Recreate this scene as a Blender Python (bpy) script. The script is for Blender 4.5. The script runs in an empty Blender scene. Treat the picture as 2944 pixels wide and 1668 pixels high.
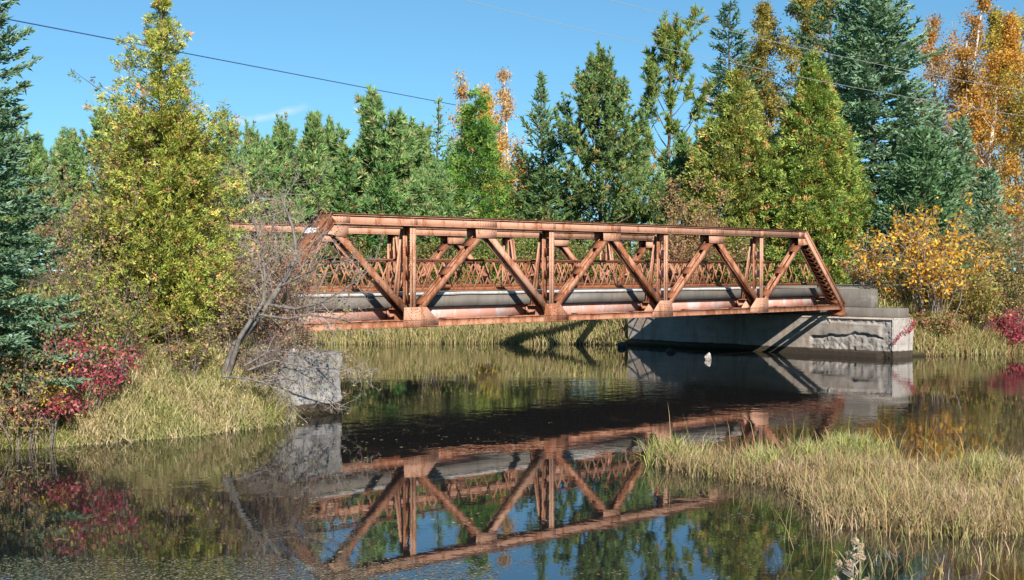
import bpy, math, numpy as np
from mathutils import Vector
R = np.random.RandomState
sc = bpy.context.scene
COL = sc.collection

# ------------------------------------------------------------------ camera
# recovered from the truss panel points: f = 3792 px of 2944, eye 3.0 m above the water
F, CX, CY, CZ, YAW, PIT = 3792.0, -18.41, -24.47, 3.0, 0.780, 0.016
cam_d = bpy.data.cameras.new('camera'); cam = bpy.data.objects.new('camera', cam_d); COL.objects.link(cam)
cam_d.sensor_width = 36.0; cam_d.lens = F / 2944 * 36.0; cam_d.clip_end = 3000; cam_d.clip_start = 0.1
cam.location = (CX, CY, CZ)
cam.rotation_euler = (math.pi / 2 - PIT, 0, -YAW)
sc.camera = cam
S = 2944 / 2570                                   # I measured on a 2570 px wide view of the photograph
FW = np.array([math.sin(YAW) * math.cos(PIT), math.cos(YAW) * math.cos(PIT), -math.sin(PIT)])
RT = np.array([math.cos(YAW), -math.sin(YAW), 0.0]); UP = np.cross(RT, FW); EYE = np.array([CX, CY, CZ])
def ray(x, y): return FW + RT * (x * S - 1472) / F + UP * (834 - y * S) / F
def at(x, d):                                     # plan position of something seen in column x at depth d
    r = ray(x, 673); r = r / (r @ FW); p = EYE + r * d
    return float(p[0]), float(p[1])
def ztop(y, d): return CZ + (773 - y * S) / F * d
def onz(x, y, z=0.0):
    r = ray(x, y); t = (z - CZ) / r[2]; p = EYE + r * t; return float(p[0]), float(p[1])
def mpp(d): return d * S / F                      # metres for one measured pixel at depth d

# ------------------------------------------------------------------ sky, sun, exposure
SUN_TRAVEL = Vector((0.5, 1.0, -0.66)).normalized()
to_sun = -SUN_TRAVEL
elev = math.asin(to_sun.z)
world = bpy.data.worlds.new('World'); sc.world = world; world.use_nodes = True
wn, wl = world.node_tree.nodes, world.node_tree.links
wn.clear()
sky = wn.new('ShaderNodeTexSky'); sky.sky_type = 'NISHITA'; sky.sun_disc = False
sky.sun_elevation = elev; sky.sun_rotation = math.atan2(to_sun.x, to_sun.y)
sky.air_density = 1.0; sky.dust_density = 0.0; sky.ozone_density = 1.6; sky.altitude = 300
stc = wn.new('ShaderNodeTexCoord'); smp = wn.new('ShaderNodeMapping'); smp.inputs['Location'].default_value = (0, 0, 0.065)
snm = wn.new('ShaderNodeVectorMath'); snm.operation = 'NORMALIZE'
wl.new(stc.outputs['Generated'], smp.inputs['Vector']); wl.new(smp.outputs[0], snm.inputs[0]); wl.new(snm.outputs[0], sky.inputs[0])
bgn = wn.new('ShaderNodeBackground'); bgn.inputs[1].default_value = 0.077
wo = wn.new('ShaderNodeOutputWorld')
# a thin streak of cirrus / old contrail, high up
tc = wn.new('ShaderNodeTexCoord')
ca = ray(490, 329); cb = ray(782, 268); ca /= np.linalg.norm(ca); cb /= np.linalg.norm(cb)
cn = np.cross(ca, cb); cn /= np.linalg.norm(cn); ct = (cb - ca) / np.linalg.norm(cb - ca)
def wm(op, a, b=None, c=None, clamp=False):
    m = wn.new('ShaderNodeMath'); m.operation = op; m.use_clamp = clamp
    for i, v in enumerate((a, b, c)):
        if v is None: continue
        if isinstance(v, (int, float)): m.inputs[i].default_value = v
        else: wl.new(v, m.inputs[i])
    return m.outputs[0]
def wdot(vec):
    m = wn.new('ShaderNodeVectorMath'); m.operation = 'DOT_PRODUCT'; wl.new(tc.outputs['Generated'], m.inputs[0])
    m.inputs[1].default_value = vec; return m.outputs['Value']
nz = wn.new('ShaderNodeTexNoise'); nz.inputs['Scale'].default_value = 55; nz.inputs['Detail'].default_value = 5
wl.new(tc.outputs['Generated'], nz.inputs['Vector'])
across = wm('ADD', wdot(tuple(cn)), wm('MULTIPLY', wm('SUBTRACT', nz.outputs[0], 0.5), 0.006))
across = wm('SUBTRACT', 1.0, wm('DIVIDE', wm('ABSOLUTE', across), 0.0042), clamp=True)
al = wdot(tuple(ct)); a0 = float(ca @ ct); a1 = float(cb @ ct)
u = wm('DIVIDE', wm('SUBTRACT', al, a0), a1 - a0)
along = wm('MULTIPLY', wm('MULTIPLY', u, 5.0, clamp=True), wm('MULTIPLY', wm('SUBTRACT', 1.0, u), 4.0, clamp=True), clamp=True)
streak = wm('MULTIPLY', wm('MULTIPLY', across, along), wm('MULTIPLY_ADD', nz.outputs[0], 1.4, -0.2, clamp=True), clamp=True)
hs = wn.new('ShaderNodeHueSaturation'); hs.inputs['Saturation'].default_value = 1.0; hs.inputs['Value'].default_value = 1.0
tn = wn.new('ShaderNodeMixRGB'); tn.blend_type = 'MULTIPLY'; tn.inputs[0].default_value = 1.0; tn.inputs[2].default_value = (0.56, 0.90, 1.0, 1)
wl.new(sky.outputs[0], tn.inputs[1]); wl.new(tn.outputs[0], hs.inputs['Color'])
mx = wn.new('ShaderNodeMixRGB'); mx.inputs[2].default_value = (6.8, 7.2, 7.4, 1)
wl.new(wm('MULTIPLY', streak, 0.95), mx.inputs[0]); wl.new(hs.outputs[0], mx.inputs[1])
wl.new(mx.outputs[0], bgn.inputs[0]); wl.new(bgn.outputs[0], wo.inputs[0])

sun_d = bpy.data.lights.new('sun', 'SUN'); sun_d.energy = 4.6; sun_d.angle = math.radians(0.5); sun_d.color = (1.0, 0.94, 0.85)
sun = bpy.data.objects.new('sun', sun_d); COL.objects.link(sun)
sun.rotation_euler = SUN_TRAVEL.to_track_quat('-Z', 'Y').to_euler(); sun.location = (-30, -60, 60)
sc.view_settings.view_transform = 'Standard'; sc.view_settings.look = 'None'
sc.view_settings.exposure = 0.85; sc.view_settings.gamma = 1.0
try: sc.view_settings.use_curve_mapping = False
except Exception: pass
sc.render.engine = 'CYCLES'
sc.cycles.max_bounces = 6; sc.cycles.diffuse_bounces = 3; sc.cycles.glossy_bounces = 3; sc.cycles.transmission_bounces = 3
sc.cycles.transparent_max_bounces = 4; sc.cycles.caustics_reflective = False; sc.cycles.caustics_refractive = False

# ------------------------------------------------------------------ materials
class NT:
    def __init__(s, name):
        s.m = bpy.data.materials.new(name); s.m.use_nodes = True
        s.n, s.l = s.m.node_tree.nodes, s.m.node_tree.links; s.n.clear()
        s.out = s.n.new('ShaderNodeOutputMaterial')
        s.geo = s.n.new('ShaderNodeNewGeometry')
    def link(s, v, sock):
        if isinstance(v, (int, float)): sock.default_value = v
        elif isinstance(v, (tuple, list)): sock.default_value = tuple(v) + ((1,) if len(v) == 3 and sock.type == 'RGBA' else ())
        else: s.l.new(v, sock)
    def math(s, op, a, b=0.0, c=None, clamp=False):
        m = s.n.new('ShaderNodeMath'); m.operation = op; m.use_clamp = clamp
        s.link(a, m.inputs[0]); s.link(b, m.inputs[1])
        if c is not None: s.link(c, m.inputs[2])
        return m.outputs[0]
    def pos(s, scale=(1, 1, 1), off=(0, 0, 0)):
        m = s.n.new('ShaderNodeMapping'); m.inputs['Scale'].default_value = scale; m.inputs['Location'].default_value = off
        s.l.new(s.geo.outputs['Position'], m.inputs['Vector']); return m.outputs[0]
    def noise(s, scale, detail=4, vec=None, rough=0.6, dist=0.0):
        t = s.n.new('ShaderNodeTexNoise'); t.inputs['Scale'].default_value = scale; t.inputs['Detail'].default_value = detail
        t.inputs['Roughness'].default_value = rough; t.inputs['Distortion'].default_value = dist
        s.l.new(vec if vec is not None else s.geo.outputs['Position'], t.inputs['Vector']); return t.outputs[0]
    def ramp(s, v, lo, hi):
        m = s.n.new('ShaderNodeMapRange'); m.interpolation_type = 'SMOOTHSTEP'
        s.link(v, m.inputs[0]); m.inputs[1].default_value = lo; m.inputs[2].default_value = hi; return m.outputs[0]
    def mix(s, f, a, b, mode='MIX'):
        m = s.n.new('ShaderNodeMixRGB'); m.blend_type = mode
        s.link(f, m.inputs[0]); s.link(a, m.inputs[1]); s.link(b, m.inputs[2]); return m.outputs[0]
    def z(s):
        x = s.n.new('ShaderNodeSeparateXYZ'); s.l.new(s.geo.outputs['Position'], x.inputs[0]); return x.outputs
    def attr(s, name='Col'):
        a = s.n.new('ShaderNodeAttribute'); a.attribute_name = name; return a.outputs['Color']
    def bump(s, h, strength=0.4, dist=0.02):
        b = s.n.new('ShaderNodeBump'); b.inputs['Strength'].default_value = strength; b.inputs['Distance'].default_value = dist
        s.l.new(h, b.inputs['Height']); return b.outputs[0]
    def bsdf(s, color, rough=0.8, spec=0.3, normal=None, metallic=0.0):
        p = s.n.new('ShaderNodeBsdfPrincipled'); s.link(color, p.inputs['Base Color']); s.link(rough, p.inputs['Roughness'])
        p.inputs['Specular IOR Level'].default_value = spec; s.link(metallic, p.inputs['Metallic'])
        if normal is not None: s.l.new(normal, p.inputs['Normal'])
        s.l.new(p.outputs[0], s.out.inputs[0]); return p
M = {}
def steel(name, paint, rust, lo, hi, spots=0.5, streak=True):
    lo, hi = lo + 0.012, hi + 0.015; paint = tuple(c * 0.84 for c in paint); rust = tuple(c * 0.86 for c in rust)
    t = NT(name)
    st = t.noise(1.0, 5, t.pos((6, 6, 0.8)) if streak else t.pos((3, 3, 3)))
    big = t.noise(1.7, 6)
    f = t.math('MULTIPLY_ADD', st, 0.45, t.math('MULTIPLY', big, 0.55))
    fine = t.noise(30, 4)
    f = t.math('ADD', f, t.math('MULTIPLY', t.math('SUBTRACT', fine, 0.5), 0.28))
    m = t.ramp(f, lo, hi)
    fade = t.noise(0.9, 3, t.pos((1, 1, 1), (7, 3, 1)))
    p2 = t.mix(t.ramp(fade, 0.35, 0.7), paint, tuple(min(1, c * k) for c, k in zip(paint, (1.14, 1.22, 1.20))))
    c = t.mix(m, p2, rust)
    sp = t.ramp(t.noise(9, 6, t.pos((1, 1, 1), (2, 9, 4))), 0.62, 0.7)
    c = t.mix(t.math('MULTIPLY', sp, spots), c, (0.10, 0.038, 0.02))
    t.bsdf(c, t.math('MULTIPLY_ADD', m, 0.2, 0.62), 0.25, t.bump(t.math('ADD', fine, m), 0.35, 0.006))
    M[name] = t.m
steel('faded_paint', (0.53, 0.28, 0.185), (0.31, 0.115, 0.048), 0.475, 0.61, 0.5)
steel('paint_and_rust', (0.47, 0.215, 0.13), (0.26, 0.09, 0.038), 0.43, 0.56, 0.5)
steel('rust', (0.31, 0.11, 0.05), (0.17, 0.056, 0.028), 0.42, 0.62, 0.4)
steel('deep_rust', (0.19, 0.062, 0.034), (0.10, 0.036, 0.023), 0.42, 0.6, 0.4)
steel('pink_paint', (0.64, 0.31, 0.235), (0.64, 0.54, 0.51), 0.44, 0.62, 0.25)
steel('rivet_rust', (0.17, 0.055, 0.028), (0.10, 0.036, 0.02), 0.4, 0.6, 0.2, False)
t = NT('white_paint'); t.bsdf(t.mix(t.ramp(t.noise(30, 4), 0.5, 0.7), (0.82, 0.82, 0.82), (0.6, 0.52, 0.48)), 0.6); M['white_paint'] = t.m

def concrete(name, base, stain, wet=True, pale=0.0):
    base = tuple(c * 0.85 for c in base); stain = tuple(c * 0.85 for c in stain)
    t = NT(name)
    a = t.noise(1.3, 6); st = t.noise(1.0, 5, t.pos((4.5, 4.5, 0.5))); fine = t.noise(26, 6)
    c = t.mix(t.ramp(a, 0.35, 0.7), base, tuple(x * 0.72 for x in base))
    c = t.mix(t.math('MULTIPLY', t.ramp(st, 0.5, 0.68), 0.65), c, stain)
    if pale: c = t.mix(t.math('MULTIPLY', t.ramp(t.noise(0.55, 6, t.pos((1, 1, 2.2), (3, 1, 0))), 0.56, 0.64), pale), c, (0.62, 0.6, 0.57))
    c = t.mix(t.math('MULTIPLY', t.ramp(fine, 0.55, 0.75), 0.5), c, tuple(x * 0.55 for x in base))
    fl = t.ramp(t.math('ABSOLUTE', t.math('SUBTRACT', t.math('FRACT', t.math('MULTIPLY', t.z()[2], 3.3)), 0.5)), 0.06, 0.0)
    c = t.mix(t.math('MULTIPLY', fl, 0.28), c, tuple(x * 0.4 for x in base))
    sp_ = t.ramp(t.noise(1.0, 6, t.pos((2.6, 2.6, 0.35), (5, 1, 2))), 0.56, 0.72); c = t.mix(t.math('MULTIPLY', sp_, 0.6), c, (0.10, 0.088, 0.075))
    if name == 'deck_concrete':
        jx = t.math('FRACT', t.math('MULTIPLY_ADD', t.z()[0], 0.82, t.math('MULTIPLY', t.noise(0.7, 1), 0.25))); c = t.mix(t.math('MULTIPLY', t.ramp(t.math('ABSOLUTE', t.math('SUBTRACT', jx, 0.5)), 0.012, 0.0), 0.6), c, (0.05, 0.045, 0.04))
        ru = t.ramp(t.noise(1.0, 5, t.pos((3.2, 3.2, 0.5), (1, 7, 3))), 0.57, 0.72); c = t.mix(t.math('MULTIPLY', ru, 0.55), c, (0.19, 0.10, 0.055))
    if wet:
        zz = t.math('MULTIPLY_ADD', t.noise(2.2, 3), -0.10, t.z()[2])
        c = t.mix(t.ramp(zz, 0.20, 0.16), c, (0.055, 0.042, 0.03))
    t.bsdf(c, 0.88, 0.2, t.bump(t.math('ADD', fine, t.math('MULTIPLY', a, 0.5)), 0.5, 0.012))
    M[name] = t.m
concrete('abutment_concrete', (0.47, 0.405, 0.345), (0.35, 0.235, 0.15), True, 0.25)
concrete('dark_concrete', (0.33, 0.31, 0.295), (0.20, 0.185, 0.17), True, 0.35)
concrete('deck_concrete', (0.215, 0.19, 0.165), (0.15, 0.13, 0.11), False, 0.12)
concrete('kerb_concrete', (0.62, 0.60, 0.57), (0.42, 0.38, 0.33), False, 0.4)
concrete('broken_concrete', (0.46, 0.415, 0.37), (0.30, 0.25, 0.205), True, 0.3)

t = NT('earth'); a = t.noise(0.6, 6); b = t.noise(7, 6)
c = t.mix(t.ramp(a, 0.4, 0.6), (0.12, 0.10, 0.045), (0.085, 0.088, 0.03)); c = t.mix(t.ramp(b, 0.45, 0.7), c, (0.05, 0.042, 0.022))
c = t.mix(t.ramp(t.z()[2], 0.16, 0.02), c, (0.03, 0.022, 0.014))
t.bsdf(c, 0.95, 0.1, t.bump(b, 0.8, 0.06)); M['earth'] = t.m
t = NT('gravel'); b = t.noise(35, 5)
t.bsdf(t.mix(t.ramp(b, 0.4, 0.65), (0.24, 0.21, 0.17), (0.15, 0.14, 0.10)), 0.95, 0.1, t.bump(b, 0.6, 0.02)); M['gravel'] = t.m
t = NT('pond_water')
w1 = t.noise(1.0, 3, t.pos((2.2, 2.2, 1)), 0.5); w2 = t.noise(1.0, 2, t.pos((9, 9, 1)), 0.5)
patch = t.ramp(t.noise(0.14, 2, t.pos((1, 1, 1), (4.2, 1.5, 0))), 0.47, 0.62)
h = t.math('ADD', t.math('MULTIPLY', w1, t.math('MULTIPLY_ADD', patch, 0.006, 0.0007)), t.math('MULTIPLY', w2, t.math('MULTIPLY_ADD', patch, 0.0006, 0.0002)))
p = t.bsdf((0.013, 0.014, 0.014), 0.02, 0.5, t.bump(h, 1.0, 1.0)); p.inputs['IOR'].default_value = 1.9; M['pond_water'] = t.m

def leafmat(name, translucent=0.35, rough=0.6, spec=0.25):
    t = NT(name); c = t.attr()
    p = t.bsdf(c, rough, spec)
    tr = t.n.new('ShaderNodeBsdfTranslucent'); t.l.new(t.mix(1.0, c, (1.0, 0.95, 0.6), 'MULTIPLY'), tr.inputs[0])
    ms = t.n.new('ShaderNodeMixShader'); ms.inputs[0].default_value = translucent
    t.l.new(p.outputs[0], ms.inputs[1]); t.l.new(tr.outputs[0], ms.inputs[2]); t.l.new(ms.outputs[0], t.out.inputs[0])
    M[name] = t.m
leafmat('needles', 0.28); leafmat('leaves', 0.42); leafmat('grass', 0.3)
def barkmat(name, a, b, sc_=14):
    t = NT(name); n = t.noise(1.0, 5, t.pos((sc_, sc_, sc_ * 0.35)))
    t.bsdf(t.mix(t.ramp(n, 0.4, 0.62), a, b), 0.9, 0.15, t.bump(n, 0.6, 0.01)); M[name] = t.m
barkmat('grey_bark', (0.19, 0.17, 0.155), (0.10, 0.088, 0.078)); barkmat('brown_bark', (0.16, 0.115, 0.085), (0.075, 0.055, 0.042))
barkmat('birch_bark', (0.74, 0.70, 0.64), (0.40, 0.34, 0.29), 5); barkmat('twig_bark', (0.27, 0.22, 0.20), (0.17, 0.13, 0.115), 30)
barkmat('pale_twig', (0.42, 0.37, 0.33), (0.25, 0.21, 0.18), 20)
t = NT('wire'); t.bsdf((0.05, 0.10, 0.24), 0.5); M['wire'] = t.m
t = NT('aluminium_wire'); t.bsdf((0.26, 0.26, 0.26), 0.6); M['aluminium_wire'] = t.m
t = NT('pale_rock'); b = t.noise(6, 6); t.bsdf(t.mix(t.ramp(b, 0.45, 0.6), (0.50, 0.47, 0.43), (0.25, 0.22, 0.20)), 0.85, 0.2, t.bump(b, 0.7, 0.03)); M['pale_rock'] = t.m
t = NT('dark_rock'); b = t.noise(6, 6); t.bsdf(t.mix(t.ramp(b, 0.45, 0.6), (0.10, 0.09, 0.08), (0.05, 0.045, 0.04)), 0.7, 0.3, t.bump(b, 0.7, 0.03)); M['dark_rock'] = t.m

# ------------------------------------------------------------------ mesh helpers
def link_obj(name, me, parent=None, loc=None):
    o = bpy.data.objects.new(name, me); COL.objects.link(o)
    if parent is not None: o.parent = parent
    if loc is not None: o.location = loc
    return o
def np_mesh(name, V, faces, mat, col=None, smooth=False):
    """faces: list of int arrays (n,k)"""
    me = bpy.data.meshes.new(name)
    V = np.asarray(V, np.float32); me.vertices.add(len(V)); me.vertices.foreach_set('co', V.ravel())
    faces = [np.asarray(f, np.int32) for f in faces if len(f)]
    loops = np.concatenate([f.ravel() for f in faces]) if faces else np.zeros(0, np.int32)
    tot = np.concatenate([np.full(len(f), f.shape[1], np.int32) for f in faces]) if faces else np.zeros(0, np.int32)
    st = np.concatenate([[0], np.cumsum(tot)[:-1]]).astype(np.int32) if len(tot) else tot
    me.loops.add(len(loops)); me.loops.foreach_set('vertex_index', loops)
    me.polygons.add(len(tot)); me.polygons.foreach_set('loop_start', st); me.polygons.foreach_set('loop_total', tot)
    if smooth: me.polygons.foreach_set('use_smooth', np.ones(len(tot), bool))
    if col is not None:
        a = me.attributes.new('Col', 'FLOAT_COLOR', 'POINT')
        c4 = np.ones((len(V), 4), np.float32); c4[:, :3] = col; a.data.foreach_set('color', c4.ravel())
    me.update(calc_edges=True); me.materials.append(M[mat]); return me
class MB:
    def __init__(s): s.V = []; s.F = {}; s.n = 0
    def add(s, V, F):
        V = np.asarray(V, float)
        for f in F: s.F.setdefault(len(f), []).append([i + s.n for i in f])
        s.V.append(V); s.n += len(V)
    def prism(s, poly, axis, a, b):
        """poly: 2-D outline; axis 'x','y','z' is the extrusion axis from a to b"""
        P = np.asarray(poly, float); k = len(P)
        ar = 0.5 * np.sum(P[:, 0] * np.roll(P[:, 1], -1) - np.roll(P[:, 0], -1) * P[:, 1])
        if ar < 0: P = P[::-1]
        def mk(c):
            z = np.full(k, c)
            return {'x': np.c_[z, P[:, 0], P[:, 1]], 'y': np.c_[P[:, 0], z, P[:, 1]], 'z': np.c_[P[:, 0], P[:, 1], z]}[axis]
        s.add(np.r_[mk(a), mk(b)], [list(range(k))[::-1], list(range(k, 2 * k))] + [[i, (i + 1) % k, k + (i + 1) % k, k + i] for i in range(k)])
    def box(s, x0, x1, y0, y1, z0, z1): s.prism([(x0, y0), (x1, y0), (x1, y1), (x0, y1)], 'z', z0, z1)
    def sweep(s, prof, p0, p1, u):
        """profile (a along u, b along w) swept from p0 to p1; u is made perpendicular to the axis"""
        p0 = np.asarray(p0, float); p1 = np.asarray(p1, float); d = p1 - p0; d /= np.linalg.norm(d)
        u = np.asarray(u, float); u = u - d * (u @ d); u /= np.linalg.norm(u); w = np.cross(d, u)
        P = np.asarray(prof, float); k = len(P); off = P[:, :1] * u + P[:, 1:] * w
        s.add(np.r_[p0 + off, p1 + off], [list(range(k))[::-1], list(range(k, 2 * k))] + [[i, (i + 1) % k, k + (i + 1) % k, k + i] for i in range(k)])
    def bar(s, p0, p1, u, wu, ww): s.sweep([(-wu / 2, -ww / 2), (wu / 2, -ww / 2), (wu / 2, ww / 2), (-wu / 2, ww / 2)], p0, p1, u)
    def dome(s, c, n, r):
        n = np.asarray(n, float); a = np.cross(n, (0, 0, 1)) if abs(n[2]) < 0.9 else np.array([1.0, 0, 0]); a /= np.linalg.norm(a); b = np.cross(n, a)
        an = np.arange(6) * math.pi / 3; ring = np.asarray(c) + r * (np.outer(np.cos(an), a) + np.outer(np.sin(an), b))
        s.add(np.r_[ring, [np.asarray(c) + n * r * 0.6]], [[i, (i + 1) % 6, 6] for i in range(6)])
    def mesh(s, name, mat, smooth=False, bevel=0.0):
        me = np_mesh(name, np.concatenate(s.V), [np.array(f) for f in s.F.values()], mat, None, smooth)
        if bevel:
            import bmesh
            bm = bmesh.new(); bm.from_mesh(me); bmesh.ops.recalc_face_normals(bm, faces=bm.faces)
            bmesh.ops.bevel(bm, geom=[e for e in bm.edges if e.is_manifold and e.calc_face_angle(0) > 0.5], offset=bevel, segments=1, affect='EDGES')
            bm.to_mesh(me); bm.free()
        return me
    def build(s, name, mat, parent=None, bevel=0.0, **k): return link_obj(name, s.mesh(name, mat, bevel=bevel, **k), parent)
def tag(o, label=None, cat=None, group=None, kind=None):
    for k, v in (('label', label), ('category', cat), ('group', group), ('kind', kind)):
        if v: o[k] = v
    return o
def thing(name, label, cat, loc=(0, 0, 0), group=None, rz=0.0, scale=None):
    o = bpy.data.objects.new(name, None); COL.objects.link(o); o.location = loc; o.rotation_euler = (0, 0, rz)
    o.empty_display_size = 0.3
    if scale is not None: o.scale = scale
    return tag(o, label, cat, group)
def unit(v): return v / np.maximum(np.linalg.norm(v, axis=-1, keepdims=True), 1e-9)
def segs(P0, P1, r0, r1, sides=4):
    P0 = np.asarray(P0, float); P1 = np.asarray(P1, float); n = len(P0)
    r0 = np.broadcast_to(r0, n); r1 = np.broadcast_to(r1, n)
    d = unit(P1 - P0); a = np.cross(d, np.where(np.abs(d[:, 2:3]) > 0.9, [[1.0, 0, 0]], [[0, 0, 1.0]])); a = unit(a); b = np.cross(d, a)
    an = np.arange(sides) * 2 * math.pi / sides
    ring = a[:, None] * np.cos(an)[None, :, None] + b[:, None] * np.sin(an)[None, :, None]
    V = np.concatenate([P0[:, None] + ring * r0[:, None, None], P1[:, None] + ring * r1[:, None, None]], 1).reshape(-1, 3)
    i = np.arange(sides); j = (i + 1) % sides
    f = np.stack([i, j, j + sides, i + sides], 1)
    return V, (f[None] + (np.arange(n) * 2 * sides)[:, None, None]).reshape(-1, 4)
def diamonds(P, D, L, W, side, mid=0.45):
    n = len(P); L = np.broadcast_to(L, n)[:, None]; W = np.broadcast_to(W, n)[:, None]
    V = np.stack([P, P + D * L * mid + side * W / 2, P + D * L, P + D * L * mid - side * W / 2], 1).reshape(-1, 3)
    return V, np.arange(4 * n).reshape(n, 4)
def slivers(P, D, L, W, side):
    n = len(P); L = np.broadcast_to(L, n)[:, None]; W = np.broadcast_to(W, n)[:, None]
    V = np.stack([P + side * W / 2 + D * L * 0.12, P - side * W / 2 + D * L * 0.12, P + D * L], 1).reshape(-1, 3)
    return V, np.arange(3 * n).reshape(n, 3)
def sprigs(P, D, L, W, rng, nq=2):
    """needle twigs: nq crossed diamonds about each axis"""
    D = unit(D); r = unit(np.cross(D, rng.normal(size=D.shape))); q = np.cross(D, r)
    Vs = []
    for k in range(nq):
        a = math.pi * k / nq; Vs.append(slivers(P, D, L, W, r * math.cos(a) + q * math.sin(a))[0])
    V = np.concatenate(Vs); return V, np.arange(len(V)).reshape(-1, 3)
LEAF_GAIN = 1.85
def shade(rng, n, pal, wts, var=0.14):
    pal = np.asarray(pal, float); w = np.asarray(wts, float); k = rng.choice(len(pal), n, p=w / w.sum())
    return np.clip(LEAF_GAIN * pal[k] * (1 + rng.normal(size=(n, 1)) * var) * (1 + rng.normal(size=(n, 3)) * 0.04), 0.004, 0.95)
def rnd_dir(rng, n): return unit(rng.normal(size=(n, 3)))

# ------------------------------------------------------------------ terrain
RIVER = np.array([(-200, -6), (-60, -8), (-30, -6), (-16, -3.9), (-12, -3.3), (-9.1, -3.0), (-7.9, -3.2), (-6.05, -3.5), (-4.4, -3.3), (-3.35, -2.9), (-2.98, -2.45), (-1.35, -2.4),
                  (-1.35, 9.5), (-5, 11.5), (-20, 20), (-60, 36), (-200, 70), (-200, 110), (-60, 60), (-20, 40), (4, 25), (13.7, 17.6), (18, 14.2), (21.3, 9.5),
                  (21.8, -2.0), (22.9, -1.95), (25.6, -3.1), (27.9, -3.8), (40, -9), (90, -30), (200, -70), (200, -160), (60, -74), (20, -44), (0, -29), (-8, -23), (-12, -19), (-16, -16.5), (-30, -17), (-60, -26), (-200, -40)], float)
def river_sd(x, y):
    """signed distance to the shoreline, positive on land"""
    x = np.asarray(x, float); y = np.asarray(y, float); best = np.full(x.shape, 1e9); inside = np.zeros(x.shape, bool)
    A = RIVER; B = np.roll(RIVER, -1, 0)
    for (ax, ay), (bx, by) in zip(A, B):
        ex, ey = bx - ax, by - ay; t_ = np.clip(((x - ax) * ex + (y - ay) * ey) / (ex * ex + ey * ey), 0, 1)
        best = np.minimum(best, np.hypot(x - ax - t_ * ex, y - ay - t_ * ey))
        cr = ((ay > y) != (by > y)) & (x < (bx - ax) * (y - ay) / (by - ay + 1e-12) + ax); inside ^= cr
    return np.where(inside, -best, best)
def wob(x, y, s, k): return np.sin(x * s + k) * np.cos(y * s * 1.13 + 1.7 * k) + 0.5 * np.sin(x * s * 2.3 + y * s * 1.9 + k * 3)
def ground(x, y):
    x = np.asarray(x, float); y = np.asarray(y, float); d = river_sd(x, y)
    near = (y < -12) & (x < 25)
    h = np.where(near, 0.05 + 0.17 * d, 0.06 + 0.42 * d); h = np.where(near, np.minimum(h, 1.6), np.minimum(h, 1.55 + 0.15 * np.tanh((d - 4) / 10)))
    h = h + np.clip(d, 0, 1.5) * 0.05 * wob(x, y, 0.8, 1.0)
    h = np.where(d < 0, np.maximum(-0.9, d * 0.6), h)
    road = 2.28 - np.maximum(0, np.abs(y - 3.45) - 3.9) * 0.72
    h = np.where((d > 0) & ((x < -3.4) | (x > 23.2)), np.maximum(h, np.minimum(road, 0.06 + np.where(x < 0, 1.6, 0.75) * d)), h)
    return h
def gz(x, y): return float(ground(np.array([x]), np.array([y]))[0])
def axis_pts(lo, hi, a, b, st):
    def grow(v0, v1, s):
        out = []; v = v0
        while abs(v - v0) < abs(v1 - v0):
            s *= 1.22; v = v + s * np.sign(v1 - v0); out.append(v)
        return out
    return np.array(grow(a, lo, st)[::-1] + list(np.arange(a, b + st / 2, st)) + grow(b, hi, st))
gx = axis_pts(-700, 700, -26, 44, 0.4); gy = axis_pts(-700, 700, -34, 34, 0.4)
XX, YY = np.meshgrid(gx, gy); ZZ = ground(XX, YY)
nx, ny = len(gx), len(gy); idx = np.arange(nx * ny).reshape(ny, nx)
qd = np.stack([idx[:-1, :-1], idx[:-1, 1:], idx[1:, 1:], idx[1:, :-1]], -1).reshape(-1, 4)
tag(link_obj('ground', np_mesh('ground', np.stack([XX, YY, ZZ], -1).reshape(-1, 3), [qd], 'earth', smooth=True)), kind='structure')
tag(link_obj('water', np_mesh('water', [(-650, -650, 0), (650, -650, 0), (650, 650, 0), (-650, 650, 0)], [np.array([[0, 1, 2, 3]])], 'pond_water')), kind='structure')
for x0, x1 in ((-300, -2.75), (23.35, 300)):
    b = MB(); b.prism([(0.5, 2.26), (6.4, 2.26), (6.2, 2.33), (3.45, 2.36), (0.7, 2.33)], 'x', x0, x1); tag(b.build('road', 'gravel'), kind='structure')

# ------------------------------------------------------------------ the bridge
PNL, ZB, ZT, WID = 2.445, 1.577, 4.277, 6.9
bridge = thing('truss_bridge', 'rusty salmon-painted steel pony truss bridge spanning the still river', 'bridge', (0, 0, 0))
CH = 0.215                                           # chord web depth
def lprof(a, b, th, su=1, sw=1):                      # an angle section
    return [(0, 0), (a * su, 0), (a * su, th * sw), (th * su, th * sw), (th * su, b * sw), (0, b * sw)]
def cprof(dep, fl, th, sgn):                          # a channel: web along u (depth), flanges along w (sgn)
    h_ = dep / 2; return [(-h_, 0), (h_, 0), (h_, fl * sgn), (h_ - th, fl * sgn), (h_ - th, th * sgn), (-h_ + th, th * sgn), (-h_ + th, fl * sgn), (-h_, fl * sgn)]
def node(n, s, off, z):                              # s=0 near truss, 1 far truss; off = inward distance
    return np.array([n * PNL, off if s == 0 else WID - off, z])
def rivet_part(parent, pts, nrm, r=0.014):
    b = MB()
    for p in pts: b.dome(p, nrm, r)
    o = b.build('rivets', 'rivet_rust', parent); o['kind'] = 'stuff'; return o
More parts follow.
